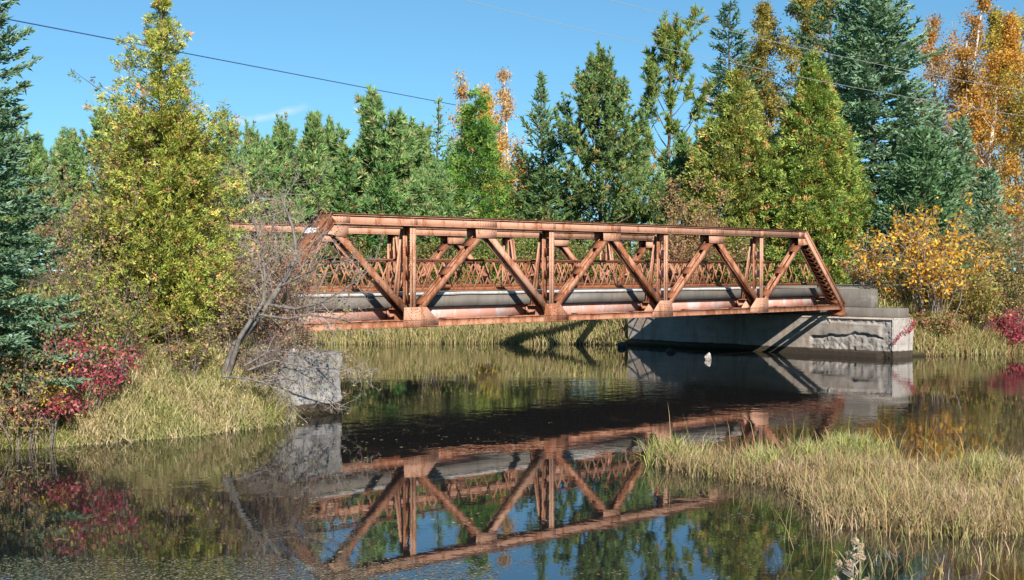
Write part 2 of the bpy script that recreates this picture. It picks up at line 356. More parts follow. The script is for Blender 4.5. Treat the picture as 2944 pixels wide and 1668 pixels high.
for s in (0, 1):
    iy = 1 if s == 0 else -1
    def Y(off): return off if s == 0 else WID - off
    out = np.array([0, -iy, 0.0]); W_ = 0.40
    # --- top chord: two channels, cover plate, battens underneath
    ch = None
    for k, off in enumerate((0.0, W_ - 0.02)):
        b = MB(); z0, z1 = ZT - 0.02 - CH, ZT - 0.02
        # web
        b.box(-0.12 + 0.10, 8 * PNL + 0.02, min(Y(off), Y(off + 0.014)), max(Y(off), Y(off + 0.014)), z0, z1)
        # flange angles at top and bottom, turned outwards as the photo's proud lips
        sg = -1 if k == 0 else 1
        for zz in (z0, z1 - 0.014):
            a_, b_ = Y(off + 0.007), Y(off + 0.007 + sg * 0.055)
            b.box(-0.02, 8 * PNL + 0.02, min(a_, b_), max(a_, b_), zz - 0.002, zz + 0.012)
        o = b.build('top_chord', 'faded_paint', bridge)
        if k == 0: ch = o
    b = MB(); b.box(-0.10, 8 * PNL + 0.08, min(Y(-0.065), Y(W_ + 0.065)), max(Y(-0.065), Y(W_ + 0.065)), ZT, ZT + 0.016)
    cov = b.build('cover_plate', 'deep_rust', bridge)
    rivet_part(cov, [(x, Y(o_), ZT + 0.016) for x in np.arange(0, 8 * PNL, 0.16) for o_ in (-0.035, W_ + 0.035)], (0, 0, 1), 0.017)
    for n in np.arange(0.5, 8, 0.5):
        b = MB(); b.box(n * PNL - 0.12, n * PNL + 0.12, min(Y(0.02), Y(W_ - 0.03)), max(Y(0.02), Y(W_ - 0.03)), ZT - 0.02 - CH - 0.012, ZT - 0.02 - CH - 0.004); b.build('batten_plate', 'paint_and_rust', bridge)
    # splice plates on the chord face
    for n in (0.12, 1, 2, 3, 4, 5, 6, 7, 7.9):
        hw = 0.36 if n in (2, 4, 6) else (0.2 if n in (0.12,) else 0.11)
        b = MB(); b.box(n * PNL - hw, n * PNL + hw, min(Y(-0.001), Y(-0.010)), max(Y(-0.001), Y(-0.010)), ZT - CH + 0.0, ZT - 0.042)
        sp = b.build('splice_plate', 'faded_paint', bridge)
        rivet_part(sp, [(x, Y(-0.010), z) for x in np.arange(n * PNL - hw + 0.04, n * PNL + hw - 0.02, 0.09) for z in (ZT - 0.07, ZT - 0.125, ZT - 0.18)], out)
    # --- bottom chord
    for k, off in enumerate((0.035, W_ - 0.045)):
        b = MB(); b.sweep(cprof(0.17, 0.04, 0.012, 1 if (k == 0) else -1), (-PNL + 0.05, Y(off), ZB + 0.10), (9 * PNL - 0.05, Y(off), ZB + 0.10), (0, 0, 1))
        b.build('bottom_chord', 'paint_and_rust', bridge)
    for n in np.arange(-0.5, 9, 1.0):
        b = MB(); b.box(n * PNL - 0.12, n * PNL + 0.12, min(Y(0.03), Y(W_ - 0.06)), max(Y(0.03), Y(W_ - 0.06)), ZB + 0.192, ZB + 0.20); b.build('batten_plate', 'rust', bridge)
    # --- inclined end posts: channels, cover plate outside, lacing on the inside face
    for e in (0, 1):
        xa, xb = (-1 * PNL + 0.06, 0.0) if e == 0 else (9 * PNL - 0.06, 8 * PNL)
        p0 = np.array([xa, 0, ZB + 0.12]); p1 = np.array([xb, 0, ZT - 0.10]); d = (p1 - p0) / np.linalg.norm(p1 - p0)
        nrm = np.cross(d, (0, 1, 0)); nrm = nrm if nrm[2] > 0 else -nrm
        post = None
        for k, off in enumerate((0.0, W_ - 0.02)):
            b = MB(); sg = 1 if (e == 0) else -1
            a = p0.copy(); c = p1.copy(); a[1] = c[1] = Y(off + 0.007)
            b.sweep(cprof(CH, 0.055, 0.014, 1), a, c, nrm) if False else b.bar(a, c, nrm, CH, 0.014)
            for q in (-1, 1):
                f0 = a + nrm * q * (CH / 2 - 0.008); f1 = c + nrm * q * (CH / 2 - 0.008); oy = out * (0.028 if k == 0 else -0.028)
                b.bar(f0 + oy, f1 + oy, nrm, 0.014, 0.055)
            o = b.build('end_post', 'rust' if e == 0 else 'faded_paint', bridge); post = post or o
        yc = Y(W_ / 2 - 0.0); a = p0 + nrm * (CH / 2 + 0.008); c = p1 + nrm * (CH / 2 + 0.006) + d * 0.05; a[1] = c[1] = yc
        b = MB(); b.bar(a, c, nrm, 0.014, W_ + 0.12); cp = b.build('cover_plate', 'rust' if e == 0 else 'deep_rust', bridge)
        L = np.linalg.norm(c - a)
        rivet_part(cp, [a + d * q + nrm * 0.008 + np.array([0, w, 0]) for q in np.arange(0.08, L, 0.15) for w in (-W_ / 2 - 0.035, W_ / 2 + 0.035)], nrm, 0.016)
        sideY = Y(-0.001); rivet_part(post, [np.array([(p0 + d * q)[0], sideY, (p0 + d * q + nrm * 0.075)[2]]) + np.array([nrm[0] * 0.075, 0, 0]) for q in np.arange(0.1, L, 0.15)], out)
        if s == 0 and e == 0:
            rr = R(5); b = MB(); q0 = a + d * (L - 0.66) + nrm * 0.0095
            u_ = np.linspace(-0.21, 0.21, 15); lo = rr.uniform(-0.015, 0.015, 15); hi = 0.17 + rr.uniform(-0.02, 0.02, 15)
            pts = [q0 + np.array([0, v, 0]) + d * w for v, w in zip(u_, lo)] + [q0 + np.array([0, v, 0]) + d * w for v, w in zip(u_[::-1], hi)]
            b.add(pts, [[i, i + 1, 28 - i, 29 - i] for i in range(14)]); wp = b.build('paint_patch', 'white_paint', bridge); wp['label'] = 'white paint patch'
        # lacing
        m = 12; ys = (Y(0.02), Y(W_ - 0.03)); a = p0 - nrm * (CH / 2 + 0.004); c = p1 - nrm * (CH / 2 + 0.004)
        for i in range(m):
            for fl in (0, 1):
                q0 = a + (c - a) * (0.12 + 0.72 * i / m); q1 = a + (c - a) * (0.12 + 0.72 * (i + 1) / m)
                q0 = q0.copy(); q1 = q1.copy(); q0[1] = ys[fl]; q1[1] = ys[1 - fl]; off = -nrm * 0.007 * fl
                b = MB(); b.bar(q0 + off, q1 + off, nrm, 0.006, 0.05); b.build('lacing_bar', 'rust', post)
        for q in (0.04, 0.92):
            b = MB(); q0 = a + (c - a) * q; q1 = q0 + d * 0.26; q0[1] = q1[1] = yc; b.bar(q0, q1, nrm, 0.008, W_ - 0.04); b.build('batten_plate', 'rust', post)
        # bearing shoe
        sx = -PNL if e == 0 else 9 * PNL
        b = MB(); b.prism([(sx - 0.22, 1.39), (sx + 0.22, 1.39), (sx + 0.16, 1.47), (sx + 0.06, 1.50), (sx + 0.06, 1.66), (sx - 0.06, 1.66), (sx - 0.06, 1.50), (sx - 0.16, 1.47)], 'y', min(Y(-0.02), Y(W_)), max(Y(-0.02), Y(W_))); b.build('bearing_shoe', 'rust', bridge)
        an = np.linspace(0, 2 * math.pi, 13)[:-1]
        b = MB(); b.prism([(sx + 0.16 * math.cos(t_), ZB + 0.11 + 0.16 * math.sin(t_)) for t_ in an], 'y', min(Y(0.05), Y(W_ - 0.08)), max(Y(0.05), Y(W_ - 0.08))); b.build('pin', 'deep_rust', bridge)
    # --- verticals: two legs of paired angles, battens, inclined inner brace
    for n in (1, 3, 5, 7):
        for k, off in enumerate((0.03, 0.30)):
            v = None
            for q in (-1, 1):
                b = MB(); b.sweep(lprof(0.085, 0.07, 0.011, q, 1), (n * PNL + q * 0.008, Y(off), ZB + 0.30), (n * PNL + q * 0.008, Y(off), ZT - 0.03 - (CH if k == 0 else CH)), (1, 0, 0))
                o = b.build('vertical_leg', 'faded_paint' if k == 0 else 'paint_and_rust', bridge); v = v or o
            rivet_part(v, [(n * PNL + q * 0.05, Y(off) - (0.0 if s == 0 else 0.071), z) for q in (-1, 1) for z in np.arange(2.1, 4.0, 0.16)], (0, -1, 0), 0.012)
        for z in (2.25, 2.85, 3.45, 3.95):
            b = MB(); b.box(n * PNL - 0.006, n * PNL + 0.006, min(Y(0.04), Y(0.36)), max(Y(0.04), Y(0.36)), z - 0.11, z + 0.11); b.build('batten_plate', 'pink_paint' if n > 4 else 'rust', bridge)
        for q in (-0.055, 0.055):
            b = MB(); b.bar((n * PNL + q, Y(0.40), ZT - 0.30), (n * PNL + q, Y(0.74), 2.02), (1, 0, 0), 0.012 if False else 0.075, 0.016); b.build('knee_brace', 'faded_paint', bridge)
        b = MB(); b.bar((n * PNL, Y(0.42), ZT - 0.32), (n * PNL, Y(0.75), 2.02), (1, 0, 0), 0.012, 0.09); b.build('knee_brace_web', 'paint_and_rust', bridge)
    # --- diagonals
    for n in range(0, 8):
        up0 = n % 2 == 0
        pa = np.array([n * PNL, 0, ZT - 0.30]) if up0 else np.array([n * PNL, 0, ZB + 0.22])
        pb = np.array([(n + 1) * PNL, 0, ZB + 0.22]) if up0 else np.array([(n + 1) * PNL, 0, ZT - 0.30])
        d = (pb - pa) / np.linalg.norm(pb - pa); L = np.linalg.norm(pb - pa); nrm = np.cross(d, (0, 1, 0)); nrm = nrm if nrm[2] > 0 else -nrm
        off_n = nrm * 0.0
        pa = pa + d * 0.18; pb = pb - d * 0.16
        for k, off in enumerate((0.03, 0.29)):
            a = pa.copy(); c = pb.copy(); a[1] = c[1] = Y(off)
            b = MB(); b.sweep(cprof(0.16 if up0 else 0.15, 0.055, 0.011, 1 if (np.cross(d, nrm)[1] * iy > 0) == (k == 0) else -1), a, c, nrm)
            b.build('diagonal', 'paint_and_rust' if n != 2 else 'faded_paint', bridge)
        for q in (0.13, 0.5, 0.87):
            c = pa + (pb - pa) * q + nrm * 0.088; b = MB(); h2 = 0.15
            q0 = c - d * h2; q1 = c + d * h2; q0[1] = q1[1] = Y(0.175); b.bar(q0, q1, nrm, 0.009, 0.34); b.build('batten_plate', 'rust', bridge)
    # --- gusset plates (outer and inner)
    for n in (1, 3, 5, 7):
        mir = 1 if n < 4 else -1
        poly = [(-0.33, -0.003), (0.80 if n == 1 else 0.62, -0.003), (0.82 if n == 1 else 0.66, 0.13), (0.42 if n == 1 else 0.30, 0.49), (-0.30 if n == 1 else -0.26, 0.49)]
        if n == 7: poly = [(-0.36, 0.02), (0.2, -0.003), (0.66, 0.05), (0.62, 0.20), (0.30, 0.49), (-0.36, 0.49)]
        for k, off in enumerate((0.0205, 0.356)):
            a, c = Y(off), Y(off - 0.012 if k == 0 else off + 0.012)
            b = MB(); b.prism([(n * PNL + x * mir, ZB + z) for x, z in poly], 'y', min(a, c), max(a, c)); g = b.build('gusset_plate', 'faded_paint' if n != 3 else 'paint_and_rust', bridge)
            if k == 0:
                pts = [(n * PNL + x * mir, c, ZB + z) for x in np.arange(-0.28, 0.7, 0.085) for z in (0.04, 0.13)]
                pts += [(n * PNL + x * mir, c, ZB + z) for x in (-0.07, 0.07) for z in np.arange(0.2, 0.48, 0.08)]
                pts += [(n * PNL + (0.12 + q * 0.28) * mir, c, ZB + 0.45 - q * 0.26 + w) for q in (0, .25, .5, .75, 1) for w in (0, -0.08)] + [(n * PNL + (-0.25 + q * 0.15) * mir, c, ZB + 0.44 - q * 0.22) for q in (0, .25, .5, .75, 1)]
                rivet_part(g, pts, out, 0.015)
    for n in (0, 2, 4, 6, 8):
        z1 = ZT - 0.02 - CH - 0.004; z0 = z1 - 0.25
        poly = [(-0.37, z1), (0.37, z1), (0.36, z0 + 0.02), (0.33, z0), (-0.33, z0), (-0.36, z0 + 0.02)]
        if n == 0: poly = [(-0.10, z1), (0.46, z1), (0.46, z0 - 0.02), (0.38, z0 - 0.06), (-0.33, z0 + 0.04), (-0.28, z0 + 0.06)]
        if n == 8: poly = [(0.10, z1), (-0.36, z1), (-0.36, z0 + 0.0), (-0.30, z0 - 0.03), (0.30, z0 + 0.03), (0.27, z0 + 0.06)]
        for k, off in enumerate((0.0205, 0.35)):
            a, c = Y(off), Y(off - 0.012 if k == 0 else off + 0.012)
            b = MB(); b.prism([(n * PNL + x, z) for x, z in poly], 'y', min(a, c), max(a, c)); g = b.build('gusset_plate', 'faded_paint', bridge)
            if k == 0:
                pts = [(n * PNL + q * x, c, z1 - 0.05 - zz) for q in (-1, 1) for x, zz in ((0.31, 0.0), (0.22, 0.0), (0.27, 0.07), (0.18, 0.09), (0.22, 0.14), (0.12, 0.17))]
                rivet_part(g, [p_ for p_ in pts if not (n == 0 and p_[0] < 0) and not (n == 8 and p_[0] > n * PNL)], out, 0.014)
    # --- railing: rails and flat-bar lattice
    ry = Y(1.02); zr0, zr1 = 2.46, 3.20
    b = MB(); b.sweep(lprof(0.07, 0.055, 0.012, 1 if s == 0 else -1, 1), (-PNL - 0.1, ry, zr1), (9 * PNL + 0.25, ry, zr1), (0, 1, 0)); b.bar((-PNL - 0.1, ry - 0.03, zr1 + 0.03), (9 * PNL + 0.25, ry - 0.03, zr1 + 0.03), (0, 0, 1), 0.05, 0.05)
    rail = b.build('railing_top_rail', 'deep_rust', bridge)
    b = MB(); b.bar((-PNL - 0.1, ry, zr0 + 0.02), (9 * PNL + 0.1, ry, zr0 + 0.02), (0, 0, 1), 0.075, 0.014); b.bar((-PNL - 0.1, ry, zr0 - 0.02), (9 * PNL + 0.1, ry, zr0 - 0.02), (0, 0, 1), 0.014, 0.07); b.build('railing_bottom_rail', 'rust', bridge)
    pitch = 0.36; mL = MB(); mL.bar((0, -0.010, zr0), (pitch, -0.010, zr1), (0, 1, 0), 0.007, 0.046); mR = MB(); mR.bar((pitch, 0.001, zr0), (0, 0.001, zr1), (0, 1, 0), 0.007, 0.046)
    me = (mL.mesh('lattice_bar', 'paint_and_rust'), mR.mesh('lattice_bar', 'paint_and_rust')); N = int(25.0 / pitch)
    for i in range(N):
        for m_ in me:
            o = link_obj('lattice_bar', m_, rail, (-PNL - 0.1 + i * pitch, ry, 0))
    for n in (-1, 1, 3, 5, 7, 9):
        b = MB(); b.bar((n * PNL + 0.02, ry + 0.03 * iy, 2.3), (n * PNL + 0.02, ry + 0.03 * iy, zr1 + 0.02), (1, 0, 0), 0.07, 0.02); b.build('railing_post', 'rust', bridge)
    # rail end loop at the far end
    an = np.linspace(-0.9 * math.pi / 2, math.pi * 1.15, 14); pts = np.array([(9 * PNL + 0.25 + 0.17 * math.cos(t_) * 0.8, ry - 0.03, 2.92 + 0.33 * math.sin(t_)) for t_ in an])
    V, f = segs(pts[:-1], pts[1:], 0.028, 0.028, 8); link_obj('railing_end_loop', np_mesh('railing_end_loop', V, [f], 'rust', smooth=True), bridge)
# --- floor: beams, stringers, slab, kerbs
for n in (-1, 1, 3, 5, 7, 9):
    b = MB(); x = n * PNL + (0.12 if n == -1 else -0.12 if n == 9 else 0)
    b.box(x - 0.006, x + 0.006, 0.36, WID - 0.36, 1.63, 2.00); b.box(x - 0.09, x + 0.09, 0.37, WID - 0.37, 1.615, 1.63); b.box(x - 0.09, x + 0.09, 0.37, WID - 0.37, 2.0, 2.015)
    b.build('floor_beam', 'paint_and_rust', bridge)
    if -1 < n < 9:
        for s in (0, 1):
            sg = 1 if s == 0 else -1; y = 0.92 if s == 0 else WID - 0.92
            b = MB()
            for q in (-1, 1): b.box(x + q * 0.012 - (0.09 if q < 0 else 0), x + q * 0.012 + (0.09 if q > 0 else 0), min(y, y - sg * 0.012), max(y, y - sg * 0.012), 1.66, 1.98)
            b.build('connection_angle', 'paint_and_rust', bridge)
    # bracket from the floor beam end to the gusset
for n0 in (-1, 1, 3, 5, 7):
    for j, y in enumerate((0.95, 2.1, 3.45, 4.8, WID - 0.95)):
        x0, x1 = n0 * PNL + (0.22 if n0 == -1 else 0.10), (n0 + 2) * PNL - (0.22 if n0 == 7 else 0.10); b = MB()
        sg = -1 if y < 3.45 else 1
        b.box(x0, x1, y - 0.006, y + 0.006, 1.70, 2.015); b.box(x0, x1, y - 0.06, y + 0.06, 1.686, 1.70); b.box(x0, x1, y - 0.06, y + 0.06, 2.015, 2.03)
        b.build('stringer', 'pink_paint' if j in (0, 4) else 'rust', bridge)
b = MB(); b.prism([(0.80, 2.045), (0.80, 2.332), (1.16, 2.332), (1.16, 2.27), (WID - 1.16, 2.27), (WID - 1.16, 2.332), (WID - 0.80, 2.332), (WID - 0.80, 2.045)], 'x', -PNL - 0.25, 9 * PNL + 0.45)
b.build('deck_slab', 'deck_concrete', bridge)
b = MB(); b.box(-PNL - 0.25, 9 * PNL + 0.3, 1.17, WID - 1.17, 2.274, 2.31); b.build('roadway', 'gravel', bridge)
for s in (0, 1):
    rr = R(31 + s)
    xs = np.linspace(-PNL - 0.25, 18.2, 60); y0 = 0.762 if s == 0 else WID - 0.762; y1 = 1.10 if s == 0 else WID - 1.10
    b = MB(); j = rr.normal(size=60) * 0.003
    prof = lambda k: np.array([(xs[k], y0 + j[k], 2.335 + j[k]), (xs[k], y0 + j[k], 2.397 + j[k]), (xs[k], y0 + (0.008 if s == 0 else -0.008), 2.405 + j[k]), (xs[k], y1, 2.405), (xs[k], y1, 2.335)])
    V = np.concatenate([prof(k) for k in range(60)]); fs = [[5 * k + i, 5 * k + (i + 1) % 5, 5 * k + 5 + (i + 1) % 5, 5 * k + 5 + i] for k in range(59) for i in range(5)] + [[0, 1, 2, 3, 4], [295, 296, 297, 298, 299]]
    b.add(V, fs); b.build('kerb', 'kerb_concrete', bridge)

# ------------------------------------------------------------------ abutments
def rough_wall(name, P00, U, Vv, nu, nv, depth_fn, mat, parent, top_fn=None):
    """a concrete face as a displaced grid; U,Vv edge vectors; outward normal n = U x V"""
    U = np.asarray(U, float); Vv = np.asarray(Vv, float); n = np.cross(U, Vv); n /= np.linalg.norm(n)
    u, v = np.meshgrid(np.linspace(0, 1, nu), np.linspace(0, 1, nv))
    d = depth_fn(u, v); P = np.asarray(P00, float) + u[..., None] * U + v[..., None] * Vv + d[..., None] * n
    i = np.arange(nu * nv).reshape(nv, nu); f = np.stack([i[:-1, :-1], i[:-1, 1:], i[1:, 1:], i[1:, :-1]], -1).reshape(-1, 4)
    return link_obj(name, np_mesh(name, P.reshape(-1, 3), [f], mat), parent)
def vnoise(u, v, seed, fr, octv=5):
    rr = R(seed); out = np.zeros(u.shape); amp = 1.0
    for o in range(octv):
        g = rr.uniform(-1, 1, (64, 64)); x = u * fr; y = v * fr; xi = np.floor(x).astype(int); yi = np.floor(y).astype(int); fx = x - xi; fy = y - yi
        fx = fx * fx * (3 - 2 * fx); fy = fy * fy * (3 - 2 * fy); G = lambda a, c: g[a % 64, c % 64]
        out += amp * ((G(xi, yi) * (1 - fx) + G(xi + 1, yi) * fx) * (1 - fy) + (G(xi, yi + 1) * (1 - fx) + G(xi + 1, yi + 1) * fx) * fy); amp *= 0.5; fr *= 2.1
    return out
def sstep(x, a, b): t_ = np.clip((x - a) / (b - a), 0, 1); return t_ * t_ * (3 - 2 * t_)
ra = thing('bridge_abutment', 'long grey concrete abutment with spalled patches below the bridge end, yellow shrub behind', 'abutment', (0, 0, 0))
AX = 21.62; Y0, Y1 = -2.1, 9.45
b = MB(); b.box(AX + 0.12, 23.0, Y0 + 0.14, Y1 - 0.06, -1.2, 1.29); b.build('core', 'abutment_concrete', ra)
H_ = 2.05
def face_depth(u, v):                                  # u runs from the far end (y=Y1) to the corner (y=Y0); v up from z=-0.7
    y = Y1 + (Y0 - Y1) * u; z = -0.7 + H_ * v
    d = 0.008 * vnoise(y, z, 1, 1.2) + 0.004 * vnoise(y, z, 2, 7)
    edge = 0.80 + 0.13 * vnoise(y, z * 0.2, 3, 1.4, 3) - 0.06
    lower = sstep(z, edge, edge - 0.03) * sstep(z, 0.16, 0.24) * sstep(y, 1.15, 1.0) * sstep(y, -1.75, -1.65)
    upper = sstep(z, 1.12 + 0.05 * vnoise(y, z * 0.1, 4, 1.8, 3), 1.17) * sstep(y, 1.5, 0.6)
    cor = sstep(y, -1.55 + 0.12 * vnoise(z, y * 0.1, 6, 2.0, 3), -1.68)
    brk = np.maximum(np.maximum(lower, upper), cor)
    return d - brk * (0.055 + 0.026 * vnoise(y, z, 5, 8.0, 5) + 0.05 * lower * sstep(z, edge - 0.16, edge - 0.02))
fc = rough_wall('face', (AX, Y1, -0.7), (0, Y0 - Y1, 0), (0, 0, H_), 400, 84, face_depth, 'abutment_concrete', ra)
fm = fc.data; fm.materials.append(M['broken_concrete'])
u, v = np.meshgrid((np.linspace(0, 1, 400)[:-1] + np.linspace(0, 1, 400)[1:]) / 2, (np.linspace(0, 1, 84)[:-1] + np.linspace(0, 1, 84)[1:]) / 2)
fm.polygons.foreach_set('material_index', (face_depth(u, v) < -0.03).astype(np.int32).ravel())
rough_wall('side_face', (AX + 0.02, Y0, -0.7), (1.4, 0, 0), (0, 0, H_ - 0.02), 80, 70, lambda u, v: -0.03 + 0.022 * vnoise(u * 2.4, v * 2, 8, 4.0, 5), 'broken_concrete', ra)
b = MB(); b.box(AX - 0.005, 23.02, Y0 + 0.04, Y1 - 0.02, 1.292, 1.335); b.build('seat_top', 'abutment_concrete', ra)
b = MB(); b.prism([(22.26, -1.95), (22.98, -1.95), (22.98, 9.2), (22.26, 9.2)], 'z', 1.338, 1.66); b.build('cap_block', 'deck_concrete', ra, 0.02)
b = MB(); b.prism([(22.48, -0.78), (22.95, -0.78), (23.3, -0.45), (23.3, 8.0), (22.48, 8.0)], 'z', 1.663, 2.29); b.build('back_wall', 'deck_concrete', ra, 0.015)

la = thing('bridge_abutment', 'weathered grey concrete abutment block under the leaning bare tree, twigs hanging over it', 'abutment', (0, 0, 0))
b = MB(); b.box(-3.7, -1.68, -2.2, 9.3, -1.2, 1.24); b.build('core', 'dark_concrete', la)
def ld(u, v):
    x = -3.7 + 2.14 * u; z = -0.7 + 1.98 * v
    return 0.012 * vnoise(x, z, 11, 1.5) + 0.010 * vnoise(x, z, 12, 6) - 0.06 * sstep(x, -1.62, -1.56) * (0.6 + vnoise(z, x, 13, 3.0))
rough_wall('face', (-3.7, -2.38, -0.7), (2.14, 0, 0), (0, 0, 1.98), 150, 84, ld, 'dark_concrete', la)
rough_wall('channel_face', (-1.56, -2.38, -0.7), (0, 11.7, 0), (0, 0, 1.98), 120, 30, lambda u, v: 0.025 * vnoise(u * 11.7, v * 2, 14, 2.5) - 0.02, 'dark_concrete', la)
rough_wall('seat_top', (-3.7, -2.40, 1.26), (2.16, 0, 0), (0, 11.7, 0), 50, 90, lambda u, v: 0.02 * vnoise(u * 2.2, v * 11.7, 15, 2.5) + 0.0, 'dark_concrete', la)
b = MB(); b.box(-3.6, -3.1, 0.5, 6.4, 1.30, 2.25); b.build('back_wall', 'dark_concrete', la)

# ------------------------------------------------------------------ rocks
def rock(name, label, x, y, z, sx, sy, sz, seed, mat, grp=None):
    import bmesh
    bm = bmesh.new(); bmesh.ops.create_icosphere(bm, subdivisions=3, radius=1.0); rr = R(seed)
    dirs = rnd_dir(rr, 16); off = rr.uniform(0.62, 0.95, 16)
    for vv in bm.verts:
        c = np.array(vv.co); k = 1.0
        for d_, o_ in zip(dirs, off):
            q = c @ d_
            if q > o_: c = c - d_ * (q - o_)
        vv.co = Vector(c * np.array([sx, sy, sz]))
    me = bpy.data.meshes.new(name); bm.to_mesh(me); bm.free(); me.materials.append(M[mat])
    return tag(link_obj(name, me, None, (x, y, z)), label, 'rock', grp)
x, y = onz(1776, 903); rock('rock', 'pale split rock standing out of the shaded water by the abutment', x, y, 0.06, 0.11, 0.13, 0.21, 9, 'pale_rock')
x, y = onz(1683, 884); rock('rock', 'low dark rock in the deep shade of the bridge deck', x, y, 0.02, 0.22, 0.2, 0.14, 4, 'dark_rock')
x, y = onz(1562, 872); rock('rock', 'black rounded rock at the end of the long abutment wall', x, y, 0.05, 0.28, 0.22, 0.16, 6, 'dark_rock')
for i, (xx, yy, ss) in enumerate(((-3.35, -1.75, 0.2), (-3.02, -1.6, 0.15), (-3.15, -2.0, 0.12), (-2.55, -2.1, 0.10), (-2.2, -2.15, 0.07))):
    rock('stone', ('largest chalk-white broken stone on the weathered abutment top', 'second largest white stone, touching the largest on the abutment', 'white stone in front of the two largest on the abutment', 'small white stone lying apart towards the abutment corner', 'smallest white stone, nearest the abutment corner')[i], xx, yy, 1.27 + ss * 0.5, ss * 1.3, ss, ss * 0.75, 20 + i, 'pale_rock', 'white stones on the weathered abutment')

# ------------------------------------------------------------------ vegetation generators (local coordinates, base at the origin)
def merge(parts):
    V = []; F = []; n = 0
    for v, f in parts: V.append(v); F.append(f + n); n += len(v)
    return np.concatenate(V), np.concatenate(F)
def path_segs(pts, r0, r1, sides=5):
    pts = np.asarray(pts); k = len(pts) - 1; r = np.linspace(r0, r1, k + 1); return segs(pts[:-1], pts[1:], r[:-1], r[1:], sides)
def finish(name, wood, foliage, cols, bark, leafm, leaf_part='crown', wood_part='trunk'):
    out = []
    if wood: v, f = merge(wood); out.append((wood_part, np_mesh(wood_part, v, [f], bark)))
    v, f = foliage; out.append((leaf_part, np_mesh(leaf_part, v, [f], leafm, cols)))
    return out
def rep3(c, q=1): return np.tile(np.repeat(c, 3, 0), (q, 1)) if q > 1 else np.repeat(c, 3, 0)
def rep4(c, q=1): return np.tile(np.repeat(c, 4, 0), (q, 1)) if q > 1 else np.repeat(c, 4, 0)

BLUE = ([(0.145, 0.22, 0.142), (0.11, 0.18, 0.105), (0.20, 0.275, 0.19), (0.085, 0.135, 0.06)], [4, 4, 3, 2.5])
DARK = ([(0.085, 0.14, 0.05), (0.115, 0.165, 0.06), (0.065, 0.115, 0.045), (0.17, 0.18, 0.06)], [4, 3, 3, 1.3])
GREEN = ([(0.075, 0.155, 0.045), (0.10, 0.185, 0.05), (0.055, 0.12, 0.045), (0.19, 0.19, 0.06), (0.24, 0.14, 0.05)], [4, 3, 3, 1, 0.4])
PINE = ([(0.11, 0.18, 0.06), (0.14, 0.21, 0.07), (0.085, 0.145, 0.055), (0.22, 0.235, 0.10), (0.22, 0.15, 0.07)], [4, 3, 2.5, 1.5, 0.25])
CEDAR = ([(0.175, 0.20, 0.045), (0.14, 0.175, 0.04), (0.235, 0.235, 0.055), (0.095, 0.13, 0.032), (0.32, 0.17, 0.06)], [4, 4, 3, 3, 1.2])
CEDAR_Y = ([(0.26, 0.26, 0.05), (0.20, 0.235, 0.045), (0.34, 0.31, 0.085), (0.14, 0.18, 0.04), (0.29, 0.17, 0.075)], [4, 4.5, 2.5, 3, 1.5])

